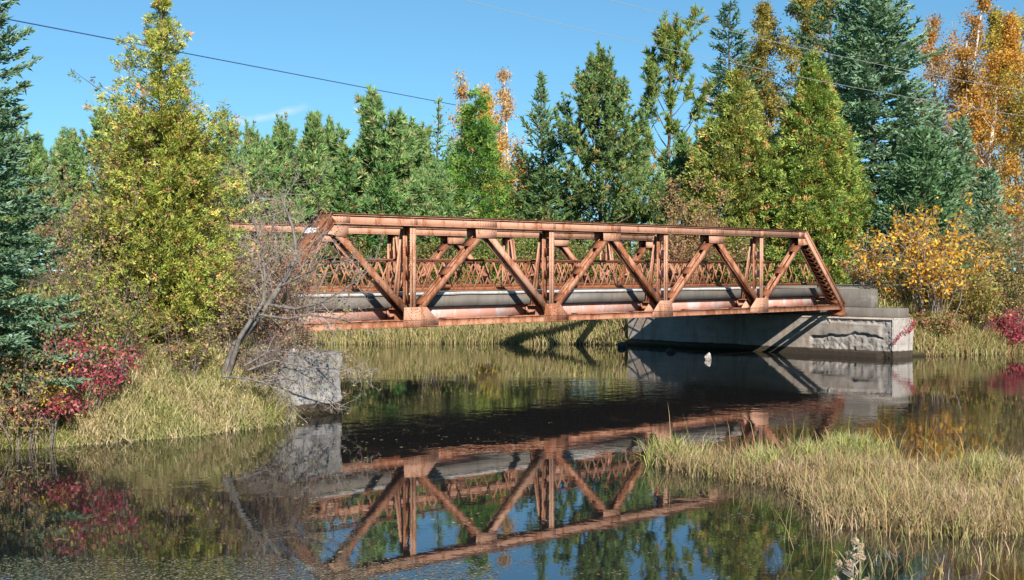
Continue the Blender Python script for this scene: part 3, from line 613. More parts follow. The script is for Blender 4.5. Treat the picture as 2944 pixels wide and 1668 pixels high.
def conifer(H, Rm, seed, pal, nb=150, sprig=0.22, wid=0.07, gap=0.10, power=0.85, droop=0.0, up=0.5, bare=0.04, lat=0.42, nq=2, bark='brown_bark', width_fn=None, twig=True, top_bare=0.0, uneven=0.22, cut=1.0):
    rng = R(seed); wood = []
    tr = np.c_[np.cumsum(rng.normal(size=9) * 0.02 * Rm), np.cumsum(rng.normal(size=9) * 0.02 * Rm), np.linspace(0, H, 9)]; tr[0, :2] = 0
    r0 = 0.012 * H + 0.02; wood.append(path_segs(tr, r0, 0.012, 7))
    P, D, L = [], [], []; b0, b1, br = [], [], []
    ts = bare + (1 - bare) * (np.linspace(0, 1, nb) ** 0.9) * 0.985 + rng.normal(size=nb) * 0.006
    az0 = rng.uniform(0, 6.28)
    for i, t_ in enumerate(np.clip(ts, bare, 0.99)):
        az = az0 + i * 2.39996 + rng.normal() * 0.3
        prof = width_fn(t_) if width_fn else (1 - t_) ** power
        ln = max(0.10, Rm * prof * (1 + rng.normal() * uneven) + 0.06)
        el = -0.25 - droop + (up + 0.25 + droop) * t_ ** 1.2 + rng.normal() * 0.08
        h = np.array([math.cos(az), math.sin(az), 0.0]); z = t_ * H
        base = np.array([np.interp(z, tr[:, 2], tr[:, 0]), np.interp(z, tr[:, 2], tr[:, 1]), z])
        n = 6; s_ = np.linspace(0, 1, n); curve = el + 0.42 * s_ * (0.4 + up)
        stp = ln / (n - 1); pts = base + np.concatenate([[[0, 0, 0]], np.cumsum(np.outer(np.cos(curve[1:]), h) * stp + np.outer(np.sin(curve[1:]), [0, 0, 1]) * stp, 0)])
        b0.append(pts[:-1]); b1.append(pts[1:]); br.append(np.linspace(0.006 + 0.010 * ln, 0.004, n - 1))
        m = int(3 + ln / gap * 0.9); q = np.sort(rng.uniform(0.12 if ln < 0.8 else 0.22, 1, m)); sd = np.where(np.arange(m) % 2 == 0, 1, -1) * rng.uniform(0.6, 1.1, m)
        pq = np.stack([np.interp(q, s_, pts[:, k]) for k in range(3)], 1); ax = unit(pts[-1] - pts[0]); sidev = np.cross(ax, [0, 0, 1]); sidev /= np.linalg.norm(sidev) + 1e-9
        ll = lat * ln * (1.05 - q) * rng.uniform(0.6, 1.2, m) + 0.5 * sprig
        ld_ = unit(ax * 0.75 + sidev * sd[:, None] + np.c_[np.zeros((m, 2)), rng.normal(size=m) * 0.2 - 0.12 * droop - 0.02])
        kmax = max(1, int(ll.max() / gap) + 1)
        for k in range(kmax):
            a = k * gap; ok = ll > a
            if not ok.any(): continue
            nn = ok.sum(); P.append(pq[ok] + ld_[ok] * a + rng.normal(size=(nn, 3)) * 0.02); D.append(unit(ld_[ok] + rng.normal(size=(nn, 3)) * 0.33 + [0, 0, 0.12 - 0.25 * droop])); L.append(sprig * rng.uniform(0.7, 1.25, nn))
        m2 = max(2, int(ln / gap)); q = np.linspace(0.35, 1, m2); pq = np.stack([np.interp(q, s_, pts[:, k]) for k in range(3)], 1)
        P.append(pq); D.append(unit(ax + rng.normal(size=(m2, 3)) * 0.3 + [0, 0, 0.15])); L.append(sprig * rng.uniform(0.9, 1.3, m2))
    # leader
    m = int(0.1 * H / gap * 1.5) + 4; zz = np.linspace(0.9 * H, H, m); P.append(np.c_[np.interp(zz, tr[:, 2], tr[:, 0]), np.interp(zz, tr[:, 2], tr[:, 1]), zz]); D.append(unit(rng.normal(size=(m, 3)) * 0.5 + [0, 0, 0.9])); L.append(np.full(m, sprig))
    if twig: wood.append(segs(np.concatenate(b0), np.concatenate(b1), np.concatenate(br), np.concatenate(br) * 0.8, 3))
    P = np.concatenate(P); D = np.concatenate(D); L = np.concatenate(L)
    V, f = sprigs(P, D, L, wid * rng.uniform(0.75, 1.25, len(P)), rng, nq); c = shade(rng, len(P), *pal)
    return finish('conifer', wood, (V, f), rep3(c, nq), bark, 'needles')

def pine(H, Rm, seed, pal=PINE, nb=46, needle=0.20, tufts=7, power=0.85, el0=0.12, el1=1.1, bare=0.06, bark='brown_bark', wid=0.055, per=11, open_=0.35):
    """branches that sweep up, needles in brushes along their outer part"""
    rng = R(seed); wood = []
    tr = np.c_[np.cumsum(rng.normal(size=8) * 0.03 * Rm), np.cumsum(rng.normal(size=8) * 0.03 * Rm), np.linspace(0, H * 0.97, 8)]; tr[0, :2] = 0
    wood.append(path_segs(tr, 0.011 * H + 0.02, 0.02, 7)); P, D = [], []; b0, b1, br = [], [], []
    for i in range(nb):
        t_ = bare + (0.97 - bare) * (i / (nb - 1)) ** 0.9; az = i * 2.39996 + rng.normal() * 0.4
        ln = max(0.25, Rm * (1 - t_) ** power * (1 + rng.normal() * 0.33)); el = el0 + (el1 - el0) * t_ + rng.normal() * 0.1
        h = np.array([math.cos(az), math.sin(az), 0]); z = t_ * H; base = np.array([np.interp(z, tr[:, 2], tr[:, 0]), np.interp(z, tr[:, 2], tr[:, 1]), z])
        n = 5; cv = el + 0.45 * np.linspace(0, 1, n); ln = ln / max(0.55, math.cos(el + 0.2)); st = ln / (n - 1)
        pts = base + np.concatenate([[[0, 0, 0]], np.cumsum(np.outer(np.cos(cv[1:]), h) * st + np.outer(np.sin(cv[1:]), [0, 0, 1]) * st, 0)])
        b0.append(pts[:-1]); b1.append(pts[1:]); br.append(np.linspace(0.008 + 0.012 * ln, 0.006, n - 1))
        # side shoots, each ending in a brush
        m = int(tufts * (0.5 + ln / max(Rm, 0.1))); q = rng.uniform(open_, 1.0, m)
        pq = np.stack([np.interp(q, np.linspace(0, 1, n), pts[:, k]) for k in range(3)], 1); ax = unit(pts[-1] - pts[0])
        dd = unit(ax + rng.normal(size=(m, 3)) * 0.65 + [0, 0, 0.35]); sl = rng.uniform(0.15, 0.5, m) * (0.4 + 0.5 * ln)
        tip = pq + dd * sl[:, None]; b0.append(pq); b1.append(tip); br.append(np.full(m, 0.006))
        for s_ in (0.3, 0.55, 0.8, 1.0): P.append(pq + (tip - pq) * s_); D.append(unit(dd + [0, 0, 0.3 * s_]))
        if t_ > 0.45:
            cl = 0.25 + 0.55 * rng.uniform(); A_ = pts[-1] + np.outer(np.linspace(0.1, 1, 5), [h[0] * 0.12, h[1] * 0.12, cl]); P.append(A_); D.append(np.tile([[0, 0, 1.0]], (5, 1))); b0.append(pts[-1:]); b1.append(A_[-1:]); br.append(np.array([0.006]))
        q = np.linspace(0.6, 1, 4); P.append(np.stack([np.interp(q, np.linspace(0, 1, n), pts[:, k]) for k in range(3)], 1)); D.append(np.tile(ax, (4, 1)))
    zz = np.linspace(0.82 * H, 0.98 * H, 9); P.append(np.c_[np.interp(zz, tr[:, 2], tr[:, 0]), np.interp(zz, tr[:, 2], tr[:, 1]), zz]); D.append(np.tile([[0, 0, 1.0]], (9, 1)))
    P = np.concatenate(P); D = np.concatenate(D); n = len(P); tc_ = shade(rng, n, *pal)
    P2 = np.repeat(P, per, 0); D2 = unit(np.repeat(D, per, 0) * 0.9 + rng.normal(size=(n * per, 3)) * 0.55)
    V, f = sprigs(P2, D2, 0.88 * needle * rng.uniform(0.7, 1.2, n * per), wid * 1.15, rng, 1); c = np.repeat(tc_, per, 0) * (1 + rng.normal(size=(n * per, 1)) * 0.12)
    wood.append(segs(np.concatenate(b0), np.concatenate(b1), np.concatenate(br), np.concatenate(br) * 0.75, 4))
    return finish('pine', wood, (V, f), rep3(np.clip(c, 0.01, 1)), bark, 'needles')

def cedar(H, Rm, seed, pal=CEDAR, clumps=1800, per=13, leaf=0.12, wid=0.05, prof=None, inner=0.35, bark='brown_bark', gaps=0.0, lift=0.35, lob=0.16, jit=0.075, rag=0.13, drop=0.0, thin=2.0):
    """flat scaly sprays in fans over an uneven cone"""
    rng = R(seed); wood = []
    tr = np.c_[np.cumsum(rng.normal(size=9) * 0.015 * Rm), np.cumsum(rng.normal(size=9) * 0.015 * Rm), np.linspace(0, H, 9)]; tr[0, :2] = 0; wood.append(path_segs(tr, 0.014 * H + 0.02, 0.012, 7))
    prof = prof or (lambda t_: np.minimum(1, 2.6 * (1 - t_)) ** 0.8 * (0.35 + 0.65 * (1 - t_)) * np.minimum(1, 0.55 + 2.2 * t_))
    nbch = clumps // 11; P = []; D = []; b0 = []; b1 = []
    tt = rng.uniform(0.02, 0.985, nbch * 3); w = prof(tt) + 0.08; w = w * np.where(tt > thin, 0.5, 1.0); tt = tt[rng.uniform(0, w.max(), len(tt)) < w][:nbch]; nbch = len(tt)
    az = rng.uniform(0, 2 * math.pi, nbch)
    if drop:
        ok = (np.sin(az * 2 + tt * 15 + seed) + 0.6 * np.sin(az * 3 - tt * 31) < drop + 0.35) | (rng.uniform(size=nbch) < 0.15); az, tt = az[ok], tt[ok]; nbch = len(tt)
    lobes = 1 + lob * np.sin(az * 3 + tt * 9 + seed) + lob * np.sin(az * 5 - tt * 17 + seed * 2) + np.clip(rng.normal(size=nbch), -1.6, 1.5) * rag
    ln = np.maximum(0.12, Rm * prof(tt) * lobes)
    h = np.c_[np.cos(az), np.sin(az), np.zeros(nbch)]; base = np.c_[np.interp(tt * H, tr[:, 2], tr[:, 0]), np.interp(tt * H, tr[:, 2], tr[:, 1]), tt * H - 0.25 * ln]
    tip = base + h * ln[:, None] + np.c_[np.zeros((nbch, 2)), ln * (lift + rng.normal(size=nbch) * 0.15)]
    wood.append(segs(base, tip, 0.008 + 0.008 * ln, 0.004, 3))
    k = 11; q = 1 - (1 - inner) * rng.uniform(0, 1, (nbch, k)) ** 1.5
    PC = base[:, None] + (tip - base)[:, None] * q[..., None] + rng.normal(size=(nbch, k, 3)) * (jit * Rm * (0.35 + prof(tt)))[:, None, None] * np.array([1, 1, 0.9])
    PC = PC.reshape(-1, 3); ax = np.repeat(unit(h + [0, 0, 0.55]), k, 0); n = len(PC)
    fd = unit(ax + rng.normal(size=(n, 3)) * 0.45); nr = unit(np.cross(fd, rng.normal(size=(n, 3)) * 0.6 + np.repeat(np.cross(h, [0, 0, 1.0]), k, 0) * 0 + [0, 0, 0.5])); cc = shade(rng, n, *pal, var=0.16)
    fd2 = np.cross(nr, fd)
    j = np.arange(per); ang = (j / (per - 1) - 0.5) * 2.0; r = np.tile([0.0, 0.45, 0.85, 0.3, 0.65], per)[:per] * leaf * 1.2
    dirs = fd[:, None] * np.cos(ang)[None, :, None] + nr[:, None] * np.sin(ang)[None, :, None]
    dirs = unit(dirs + rng.normal(size=dirs.shape) * 0.22); pos_ = PC[:, None] + dirs * r[None, :, None] + rng.normal(size=dirs.shape) * leaf * 0.25
    sd = unit(np.cross(dirs, fd2[:, None]) + rng.normal(size=dirs.shape) * 0.45)
    pos_ = pos_.reshape(-1, 3); dirs = dirs.reshape(-1, 3); sd = sd.reshape(-1, 3)
    V, f = slivers(pos_, dirs, leaf * rng.uniform(0.7, 1.3, len(pos_)), wid * rng.uniform(0.7, 1.3, len(pos_)), sd)
    c = np.repeat(cc, per, 0) * (1 + rng.normal(size=(len(pos_), 1)) * 0.10)
    return finish('cedar', wood, (V, f), rep3(np.clip(c, 0.01, 1)), bark, 'needles')

def broadleaf(H, Rm, seed, pal, stems=1, leaves=9000, leaf=0.085, bark='grey_bark', crown_lo=0.25, lean=(0, 0), spread=0.55, clump=0.2, base_r=None, stem_sp=0.0, leafm='leaves', upk=0.4, wood_name='trunk', shape=None, limbs=3):
    """trunk(s) that fork into limbs, branches and twigs; leaves cluster on the twigs"""
    leaves = int(leaves * 1.7); leaf *= 0.85; rng = R(seed); A, B, r0, r1 = [], [], [], []; tw = []
    shape = shape or (lambda t_: (math.sin(math.pi * min(1, 0.25 + 0.75 * t_)) * 0.75 + 0.3) * (1 if t_ < 0.75 else (1.05 - t_) / 0.3))
    def run(p, d, ln, r, n, up, jit):
        out = []
        for i in range(n):
            d = d + rng.normal(size=3) * jit; d[2] += up; d = d / math.sqrt(d @ d); e = p + d * (ln / n); A.append(p); B.append(e); r0.append(r * (1 - 0.7 * i / n)); r1.append(r * (1 - 0.7 * (i + 1) / n)); out.append((p, e, d)); p = e
        return out
    def fork(d, sp):
        v = rng.normal(size=3); v -= d * (v @ d); v /= math.sqrt(v @ v) + 1e-9; w = d + v * sp; return w / math.sqrt(w @ w)
    for k in range(stems):
        az = k * 6.283 / max(1, stems) + seed; d0 = np.array([math.cos(az) * stem_sp + lean[0], math.sin(az) * stem_sp + lean[1], 1.0]); d0 /= np.linalg.norm(d0)
        br = base_r or (0.010 * H + 0.015); N = 11; Hk = H * (1 - 0.09 * k)
        tr = run(np.array([math.cos(az), math.sin(az), 0]) * 0.08 * (stems > 1) - np.array([0, 0, 0.1]), d0, Hk, br, N, 0.03, 0.035)
        for i, (p, e, d) in enumerate(tr):
            t_ = (i + 1) / N
            if t_ < crown_lo: continue
            for _ in range(limbs):
                q = p + (e - p) * rng.uniform(); L1 = max(0.35, Rm * shape((t_ - crown_lo) / (1 - crown_lo)) * rng.uniform(0.6, 1.1))
                for (p1, e1, d1) in run(q, fork(d, rng.uniform(0.8, 1.6) * spread * 2), L1, max(0.012, br * 0.36 * (1.1 - t_)), 4, upk * 0.12, 0.16):
                    for _ in range(2):
                        for (p2, e2, d2) in run(p1 + (e1 - p1) * rng.uniform(), fork(d1, 0.9), L1 * rng.uniform(0.25, 0.5), 0.010, 3, 0.05, 0.22):
                            tw.append((p2, e2))
                            if rng.uniform() < 0.6: tw.append(run(p2, fork(d2, 1.0), L1 * 0.16, 0.005, 1, 0.05, 0.2)[0][:2])
    A = np.array(A); B = np.array(B); r0 = np.array(r0); r1 = np.array(r1); big = r0 > 0.03; wood = []
    if big.any(): wood.append(segs(A[big], B[big], r0[big], r1[big], 7))
    if (~big).any(): wood.append(segs(A[~big], B[~big], r0[~big], np.maximum(r1[~big], 0.003), 3))
    tw0 = np.array([q for q, e in tw]); tw1 = np.array([e for q, e in tw])
    wgt = rng.gamma(0.8, 1, len(tw0)); k = rng.choice(len(tw0), leaves, p=wgt / wgt.sum())
    P = tw0[k] + (tw1[k] - tw0[k]) * rng.uniform(0, 1.15, (leaves, 1)) + rng.normal(size=(leaves, 3)) * clump
    D = unit(rng.normal(size=(leaves, 3)) + [0, 0, -0.3]); sd = unit(np.cross(D, rng.normal(size=(leaves, 3))))
    V, f = slivers(P, D, leaf * rng.uniform(0.6, 1.3, leaves), leaf * 0.75 * rng.uniform(0.7, 1.2, leaves), sd)
    return finish('broadleaf', wood, (V, f), rep3(shade(rng, leaves, *pal, var=0.18)), bark, leafm, wood_part=wood_name)

def shrub(H, Rm, seed, pal, stems=22, leaves=2500, leaf=0.07, bark='twig_bark', r=0.012, twigs=9, bend=0.22, leafm='leaves', up=0.9, leaf_lo=0.1, clump=0.05, twig_len=0.35, sub=3, arch=0.0):
    rng = R(seed); A, B, ra, rb = [], [], [], []; n = 6
    az = rng.uniform(0, 6.283, stems); sp = Rm * np.sqrt(rng.uniform(0.02, 1, stems)); hh = H * rng.uniform(0.62, 1.0, stems) * (1 - 0.28 * (sp / Rm) ** 2)
    p = np.c_[np.cos(az), np.sin(az), np.zeros(stems)] * (sp * 0.35)[:, None] - [0, 0, 0.06]; tgt = np.c_[np.cos(az) * sp, np.sin(az) * sp, hh]
    pts = [p]; d = unit(tgt - p); ln = np.linalg.norm(tgt - p, axis=1)
    for i in range(n):
        d = unit(d + rng.normal(size=d.shape) * bend * 0.6 + [0, 0, 0.04 - arch * i / n]); p = p + d * (ln / n)[:, None]; pts.append(p)
    pts = np.array(pts)
    for i in range(n): A.append(pts[i]); B.append(pts[i + 1]); ra.append(np.full(stems, r * (1 - 0.75 * i / n))); rb.append(np.full(stems, r * (1 - 0.75 * (i + 1) / n)))
    # side twigs
    m = stems * twigs; si = rng.randint(0, stems, m); q = rng.uniform(0.25, 1, m) * n; i0 = np.minimum(q.astype(int), n - 1); fr = q - i0
    p0 = pts[i0, si] * (1 - fr)[:, None] + pts[i0 + 1, si] * fr[:, None]; d = unit(unit(pts[i0 + 1, si] - pts[i0, si]) * 0.8 + rng.normal(size=(m, 3)) * 0.75 + [0, 0, up * 0.3]); l = twig_len * H * 0.5 * rng.uniform(0.3, 1.2, m)
    p1 = p0 + d * l[:, None] * 0.5; d2 = unit(d + rng.normal(size=(m, 3)) * 0.3 + [0, 0, 0.1 - arch]); p2 = p1 + d2 * l[:, None] * 0.5
    A += [p0, p1]; B += [p1, p2]; ra += [np.full(m, r * 0.42), np.full(m, r * 0.32)]; rb += [np.full(m, r * 0.32), np.full(m, r * 0.2)]
    T0 = [p0, p1]; T1 = [p1, p2]
    if sub:
        k = np.repeat(np.arange(m), sub); fr = rng.uniform(0, 1, len(k))[:, None]; s0 = p1[k] * (1 - fr) + p2[k] * fr; d3 = unit(d2[k] + rng.normal(size=(len(k), 3)) * 0.7); s1 = s0 + d3 * (l[k] * rng.uniform(0.2, 0.5, len(k)))[:, None]
        A.append(s0); B.append(s1); ra.append(np.full(len(k), r * 0.24)); rb.append(np.full(len(k), r * 0.15)); T0.append(s0); T1.append(s1)
    wood = [segs(np.concatenate(A), np.concatenate(B), np.concatenate(ra), np.concatenate(rb), 3)]
    T0 = np.concatenate(T0); T1 = np.concatenate(T1); ok = T1[:, 2] > leaf_lo * H; T0, T1 = T0[ok], T1[ok]
    wgt = rng.gamma(0.7, 1, len(T0)); k = rng.choice(len(T0), leaves, p=wgt / wgt.sum()); P = T0[k] + (T1[k] - T0[k]) * rng.uniform(0, 1.1, (leaves, 1)) + rng.normal(size=(leaves, 3)) * clump
    D = unit(rng.normal(size=(leaves, 3)) * [1, 1, 0.8] + [0, 0, -0.25]); sd = unit(np.cross(D, rng.normal(size=(leaves, 3))))
    V, f = diamonds(P, D, leaf * rng.uniform(0.6, 1.3, leaves), leaf * 0.55 * rng.uniform(0.7, 1.2, leaves), sd)
    return finish('shrub', wood, (V, f), rep4(shade(rng, leaves, *pal, var=0.2)), bark, leafm, leaf_part='foliage', wood_part='stems')

def plant(parts, name, label, cat, x, d=None, group=None, xy=None, rz=0.0, scale=None, dz=0.0):
    X, Y_ = xy if xy else at(x, d)
    o = thing(name, label, cat, (X, Y_, max(0.0, gz(X, Y_)) + dz), group, rz, scale)
    for nm, me in parts:
        c = link_obj(nm, me, o)
        if nm == 'stems': c['kind'] = 'stuff'
    return o
def dims(x, ytop, d, hw):
    X, Y_ = at(x, d); return ztop(ytop, d) - max(0.0, gz(X, Y_)), hw * mpp(d)

# ------------------------------------------------------------------ trees beyond the bridge, left to right
seed = 100
def add_tree(kind, x, ytop, d, hw, name, label, group=None, **k):
    global seed; seed += 1
    H, Rr = dims(x, ytop, d, hw); Rr *= {'p': 1.55 if x < 1150 else 1.35, 'b': 1.55}.get(kind, 1.0); parts = {'c': conifer, 'p': pine, 'e': cedar, 'b': broadleaf, 's': shrub}[kind](H, Rr, seed, **k)
    return plant(parts, name, label, {'c': 'tree', 'p': 'tree', 'e': 'tree', 'b': 'tree', 's': 'shrub'}[kind], x, d, group)
BG = 'evergreens of the wood beyond the bridge'
FARC = dict(sprig=0.27, wid=0.10, gap=0.145, nq=2)
add_tree('p', -40, 300, 72, 100, 'pine_tree', 'dark pine far behind the lowest blue spruce boughs', BG, nb=54, needle=0.27, wid=0.055, tufts=8)
add_tree('p', 70, 390, 66, 100, 'pine_tree', 'green pine filling the gap beside the blue spruce', BG, nb=54, needle=0.27, wid=0.055, tufts=8)
add_tree('p', 655, 400, 62, 85, 'pine_tree', 'mid-green pine between the far truss and the bare grey shrub', BG, nb=50, needle=0.27, wid=0.055, tufts=8)
add_tree('p', 745, 410, 64, 70, 'pine_tree', 'soft green pine at the foot of the spiky-topped pine', BG, nb=46, needle=0.27, wid=0.055, tufts=8)
add_tree('p', 845, 335, 76, 80, 'pine_tree', 'hazy green pine standing back between the two candle-topped pines', BG, nb=46, needle=0.36, wid=0.08, tufts=8)
add_tree('p', 1045, 345, 76, 80, 'pine_tree', 'plain green pine standing back beside the dead-topped spruce', BG, nb=46, needle=0.36, wid=0.08, tufts=8)
add_tree('p', 175, 385, 70, 85, 'pine_tree', 'dull green young pine seen past the blue spruce branches by the yellowing cedar', BG, nb=60, needle=0.27, wid=0.055, tufts=9)
add_tree('p', 265, 298, 68, 95, 'pine_tree', 'upswept green pine standing behind the yellowing cedar, spruce side', BG, nb=64, needle=0.27, wid=0.055, tufts=9)
add_tree('p', 470, 350, 72, 90, 'pine_tree', 'green pine hidden behind the yellowing cedar trunk', BG, nb=54, needle=0.27, wid=0.055, tufts=8)
add_tree('p', 558, 325, 66, 70, 'pine_tree', 'slim green pine just beside the yellowing cedar, bridge side', BG, nb=54, needle=0.27, wid=0.055, tufts=8)
add_tree('p', 625, 345, 74, 70, 'pine_tree', 'bushy pine above the bare grey twigs of the riverside shrub', BG, nb=54, needle=0.27, wid=0.055, tufts=8)
add_tree('p', 705, 332, 68, 75, 'pine_tree', 'spiky-topped pine with several upright leaders', BG, nb=60, needle=0.27, wid=0.055, tufts=9, el0=0.35)
add_tree('p', 788, 318, 61, 58, 'pine_tree', 'young red pine with one thick bottlebrush candle on top', BG, nb=44, needle=0.42, wid=0.085, tufts=8, el0=0.3, per=11)
add_tree('p', 930, 268, 64, 78, 'pine_tree', 'tall candle-topped pine behind the white-patched end post', BG, nb=60, needle=0.42, wid=0.08, tufts=9, el0=0.3, per=11)
add_tree('c', 868, 372, 60, 62, 'spruce_tree', 'low yellowish green spruce between the two candle-topped pines', BG, pal=GREEN, nb=90, **FARC)
add_tree('p', 1010, 315, 68, 70, 'pine_tree', 'dark pine with ragged twin tops left of the thin leaderless spruce', BG, nb=56, needle=0.36, wid=0.075, tufts=9, el0=0.3)
add_tree('c', 960, 420, 58, 85, 'spruce_tree', 'broad yellow-green scrubby evergreen in front of the pine row', BG, pal=GREEN, nb=110, power=0.6, **FARC)
add_tree('c', 1100, 248, 64, 85, 'spruce_tree', 'thin dead-topped spruce with a bare pole leader', BG, pal=PINE, nb=70, power=1.25, sprig=0.25, wid=0.08, gap=0.15, uneven=0.4)
add_tree('p', 1085, 470, 58, 85, 'pine_tree', 'low soft white pine below the dead-topped spruce', BG, nb=56, needle=0.36, wid=0.06, tufts=9, el0=0.1, el1=0.7)
add_tree('b', 1172, 168, 82, 48, 'aspen_tree', 'nearly leafless aspen with dark tips and few brown leaves', 'aspens behind the evergreens', pal=([(0.35, 0.20, 0.07), (0.20, 0.13, 0.08), (0.45, 0.27, 0.06)], [3, 3, 2]), leaves=1500, leaf=0.19, upk=0.8, spread=0.35)
add_tree('e', 1192, 228, 61, 118, 'cedar_tree', 'dense bright green feathery cedar in the middle of the wood', BG, pal=([(0.11, 0.20, 0.035), (0.075, 0.155, 0.03), (0.16, 0.22, 0.04), (0.05, 0.11, 0.03), (0.30, 0.13, 0.04)], [4, 4, 2, 3, .5]), clumps=4200, per=13, leaf=0.15, wid=0.065, prof=lambda t_: (1 - t_) ** 0.8 + 0.03, lift=0.9)
add_tree('b', 1252, 225, 78, 48, 'aspen_tree', 'golden yellow aspen crown peeping over the feathery cedar', 'aspens behind the evergreens', pal=([(0.42, 0.26, 0.06), (0.34, 0.2, 0.05), (0.48, 0.33, 0.10)], [3, 3, 2]), leaves=5200, leaf=0.17, upk=0.7, spread=0.4)
add_tree('b', 1302, 196, 80, 46, 'aspen_tree', 'pale-stemmed aspen with loose orange leaves and sky between', 'aspens behind the evergreens', pal=([(0.38, 0.22, 0.07), (0.29, 0.18, 0.08), (0.44, 0.3, 0.12)], [3, 3, 2]), leaves=3000, leaf=0.17, bark='birch_bark', upk=0.7, spread=0.4)
add_tree('b', 1290, 380, 68, 60, 'aspen_tree', 'small low golden aspen glowing between the cedar and spruces', 'aspens behind the evergreens', pal=([(0.40, 0.25, 0.05), (0.30, 0.2, 0.05)], [3, 3]), leaves=3200, leaf=0.15, upk=0.5)
add_tree('c', 1372, 186, 66, 135, 'spruce_tree', 'open-branched dark spruce with a spiky star-like top', BG, pal=DARK, nb=105, power=0.95, up=0.9, sprig=0.26, wid=0.09, gap=0.15, uneven=0.32)
add_tree('c', 1375, 430, 60, 110, 'spruce_tree', 'low spreading dark spruce under the spiky star-topped one', BG, pal=DARK, nb=95, power=0.6, up=0.5, **FARC)
add_tree('p', 1512, 155, 61, 118, 'pine_tree', 'big bushy jack pine with many upcurved branch ends', BG, pal=([(0.105, 0.155, 0.045), (0.08, 0.13, 0.045), (0.15, 0.19, 0.06), (0.06, 0.10, 0.04), (0.24, 0.16, 0.055)], [4, 3, 2, 3, .5]), nb=104, needle=0.26, wid=0.06, tufts=12, el0=-0.05, el1=1.25, bare=0.04, power=0.85, per=11, open_=0.42)
add_tree('p', 1672, 92, 70, 82, 'pine_tree', 'tall open red pine with bare lower limbs and sky through it', BG, pal=([(0.13, 0.17, 0.04), (0.09, 0.135, 0.035), (0.17, 0.20, 0.05), (0.28, 0.17, 0.05)], [4, 4, 2, .8]), nb=36, needle=0.40, wid=0.07, tufts=5, el0=-0.1, el1=1.2, bare=0.34, power=0.5, per=11, open_=0.6)
add_tree('p', 1612, 405, 63, 75, 'pine_tree', 'pale green small pine at the foot of the open red pine', BG, nb=44, needle=0.34, wid=0.06, tufts=7, el0=0.1, el1=0.8)
add_tree('p', 1712, 370, 66, 70, 'pine_tree', 'grey-green sapling pine between the red pine and the cedars', BG, nb=44, needle=0.36, wid=0.065, tufts=8, el0=0.3)
add_tree('c', 1826, 12, 78, 120, 'spruce_tree', 'dark blue-green spruce with a club-shaped top behind the cedars', BG, pal=([(0.075, 0.135, 0.08), (0.055, 0.105, 0.065), (0.10, 0.165, 0.10), (0.17, 0.13, 0.06)], [4, 4, 2, .4]), nb=120, power=0.55, sprig=0.31, wid=0.11, gap=0.16, droop=0.2, uneven=0.3)
add_tree('b', 1900, 10, 90, 80, 'poplar_tree', 'golden olive poplar between the club-topped spruce and the pointed cedar', 'tall broadleaf trees beyond the road', pal=([(0.185, 0.155, 0.04), (0.23, 0.18, 0.04), (0.13, 0.12, 0.035)], [4, 3, 3]), leaves=13000, leaf=0.2, crown_lo=0.2, limbs=4)
add_tree('b', 2000, -80, 88, 120, 'poplar_tree', 'tall olive-gold poplar rising behind the cedars', 'tall broadleaf trees beyond the road', pal=([(0.21, 0.17, 0.038), (0.26, 0.195, 0.038), (0.15, 0.135, 0.035), (0.18, 0.165, 0.04)], [4, 3, 3, 3]), leaves=19000, leaf=0.22, crown_lo=0.2, spread=0.5, limbs=4)
add_tree('e', 1838, 178, 60, 128, 'cedar_tree', 'rounded yellow-green cedar with brown seed tips behind the bridge', BG, clumps=7600, per=13, leaf=0.15, wid=0.075, inner=0.72, lob=0.09, prof=lambda t_: np.minimum(1, 2.2 * (1 - t_)) ** 0.75 * (0.55 + 0.45 * (1 - t_)), lift=0.5)
add_tree('e', 2036, 128, 59, 136, 'cedar_tree', 'taller pointed yellow-green cedar with a bare dead leader, bridge end', BG, pal=([(0.165, 0.215, 0.045), (0.13, 0.185, 0.04), (0.225, 0.245, 0.055), (0.085, 0.135, 0.032), (0.31, 0.16, 0.055)], [4, 4, 3, 3, 1.0]), clumps=8600, per=13, leaf=0.15, wid=0.075, inner=0.72, lob=0.09, prof=lambda t_: np.minimum(1, 1.9 * (1 - t_)) ** 0.85 * (0.5 + 0.5 * (1 - t_)) * np.minimum(1, 0.75 + t_), lift=0.5)
add_tree('c', 2192, -70, 67, 205, 'spruce_tree', 'huge blue spruce towering over the cedars', BG, pal=BLUE, nb=330, power=0.5, sprig=0.30, wid=0.13, gap=0.15, droop=0.25, uneven=0.26, bare=0.10)
add_tree('c', 2075, -60, 76, 150, 'spruce_tree', 'darker green spruce half hidden by the huge blue spruce', BG, pal=([(0.085, 0.15, 0.075), (0.06, 0.115, 0.06), (0.12, 0.17, 0.08)], [4, 4, 2]), nb=130, power=0.5, sprig=0.31, wid=0.11, gap=0.165, droop=0.3, uneven=0.35)
add_tree('b', 2385, -30, 75, 105, 'birch_tree', 'white-stemmed birch with orange autumn leaves', 'tall broadleaf trees beyond the road', pal=([(0.31, 0.17, 0.04), (0.26, 0.13, 0.035), (0.36, 0.22, 0.055), (0.20, 0.12, 0.04)], [4, 3, 2, 2]), stems=3, stem_sp=0.11, bark='birch_bark', leaves=15000, leaf=0.17, crown_lo=0.2, spread=0.4, base_r=0.17)
add_tree('b', 2465, 60, 70, 100, 'birch_tree', 'low dense golden-orange birch crown behind the small blue spruces', 'tall broadleaf trees beyond the road', pal=([(0.36, 0.20, 0.035), (0.30, 0.155, 0.03), (0.41, 0.245, 0.05)], [4, 3, 2]), bark='birch_bark', leaves=12000, leaf=0.16, crown_lo=0.15, spread=0.45)
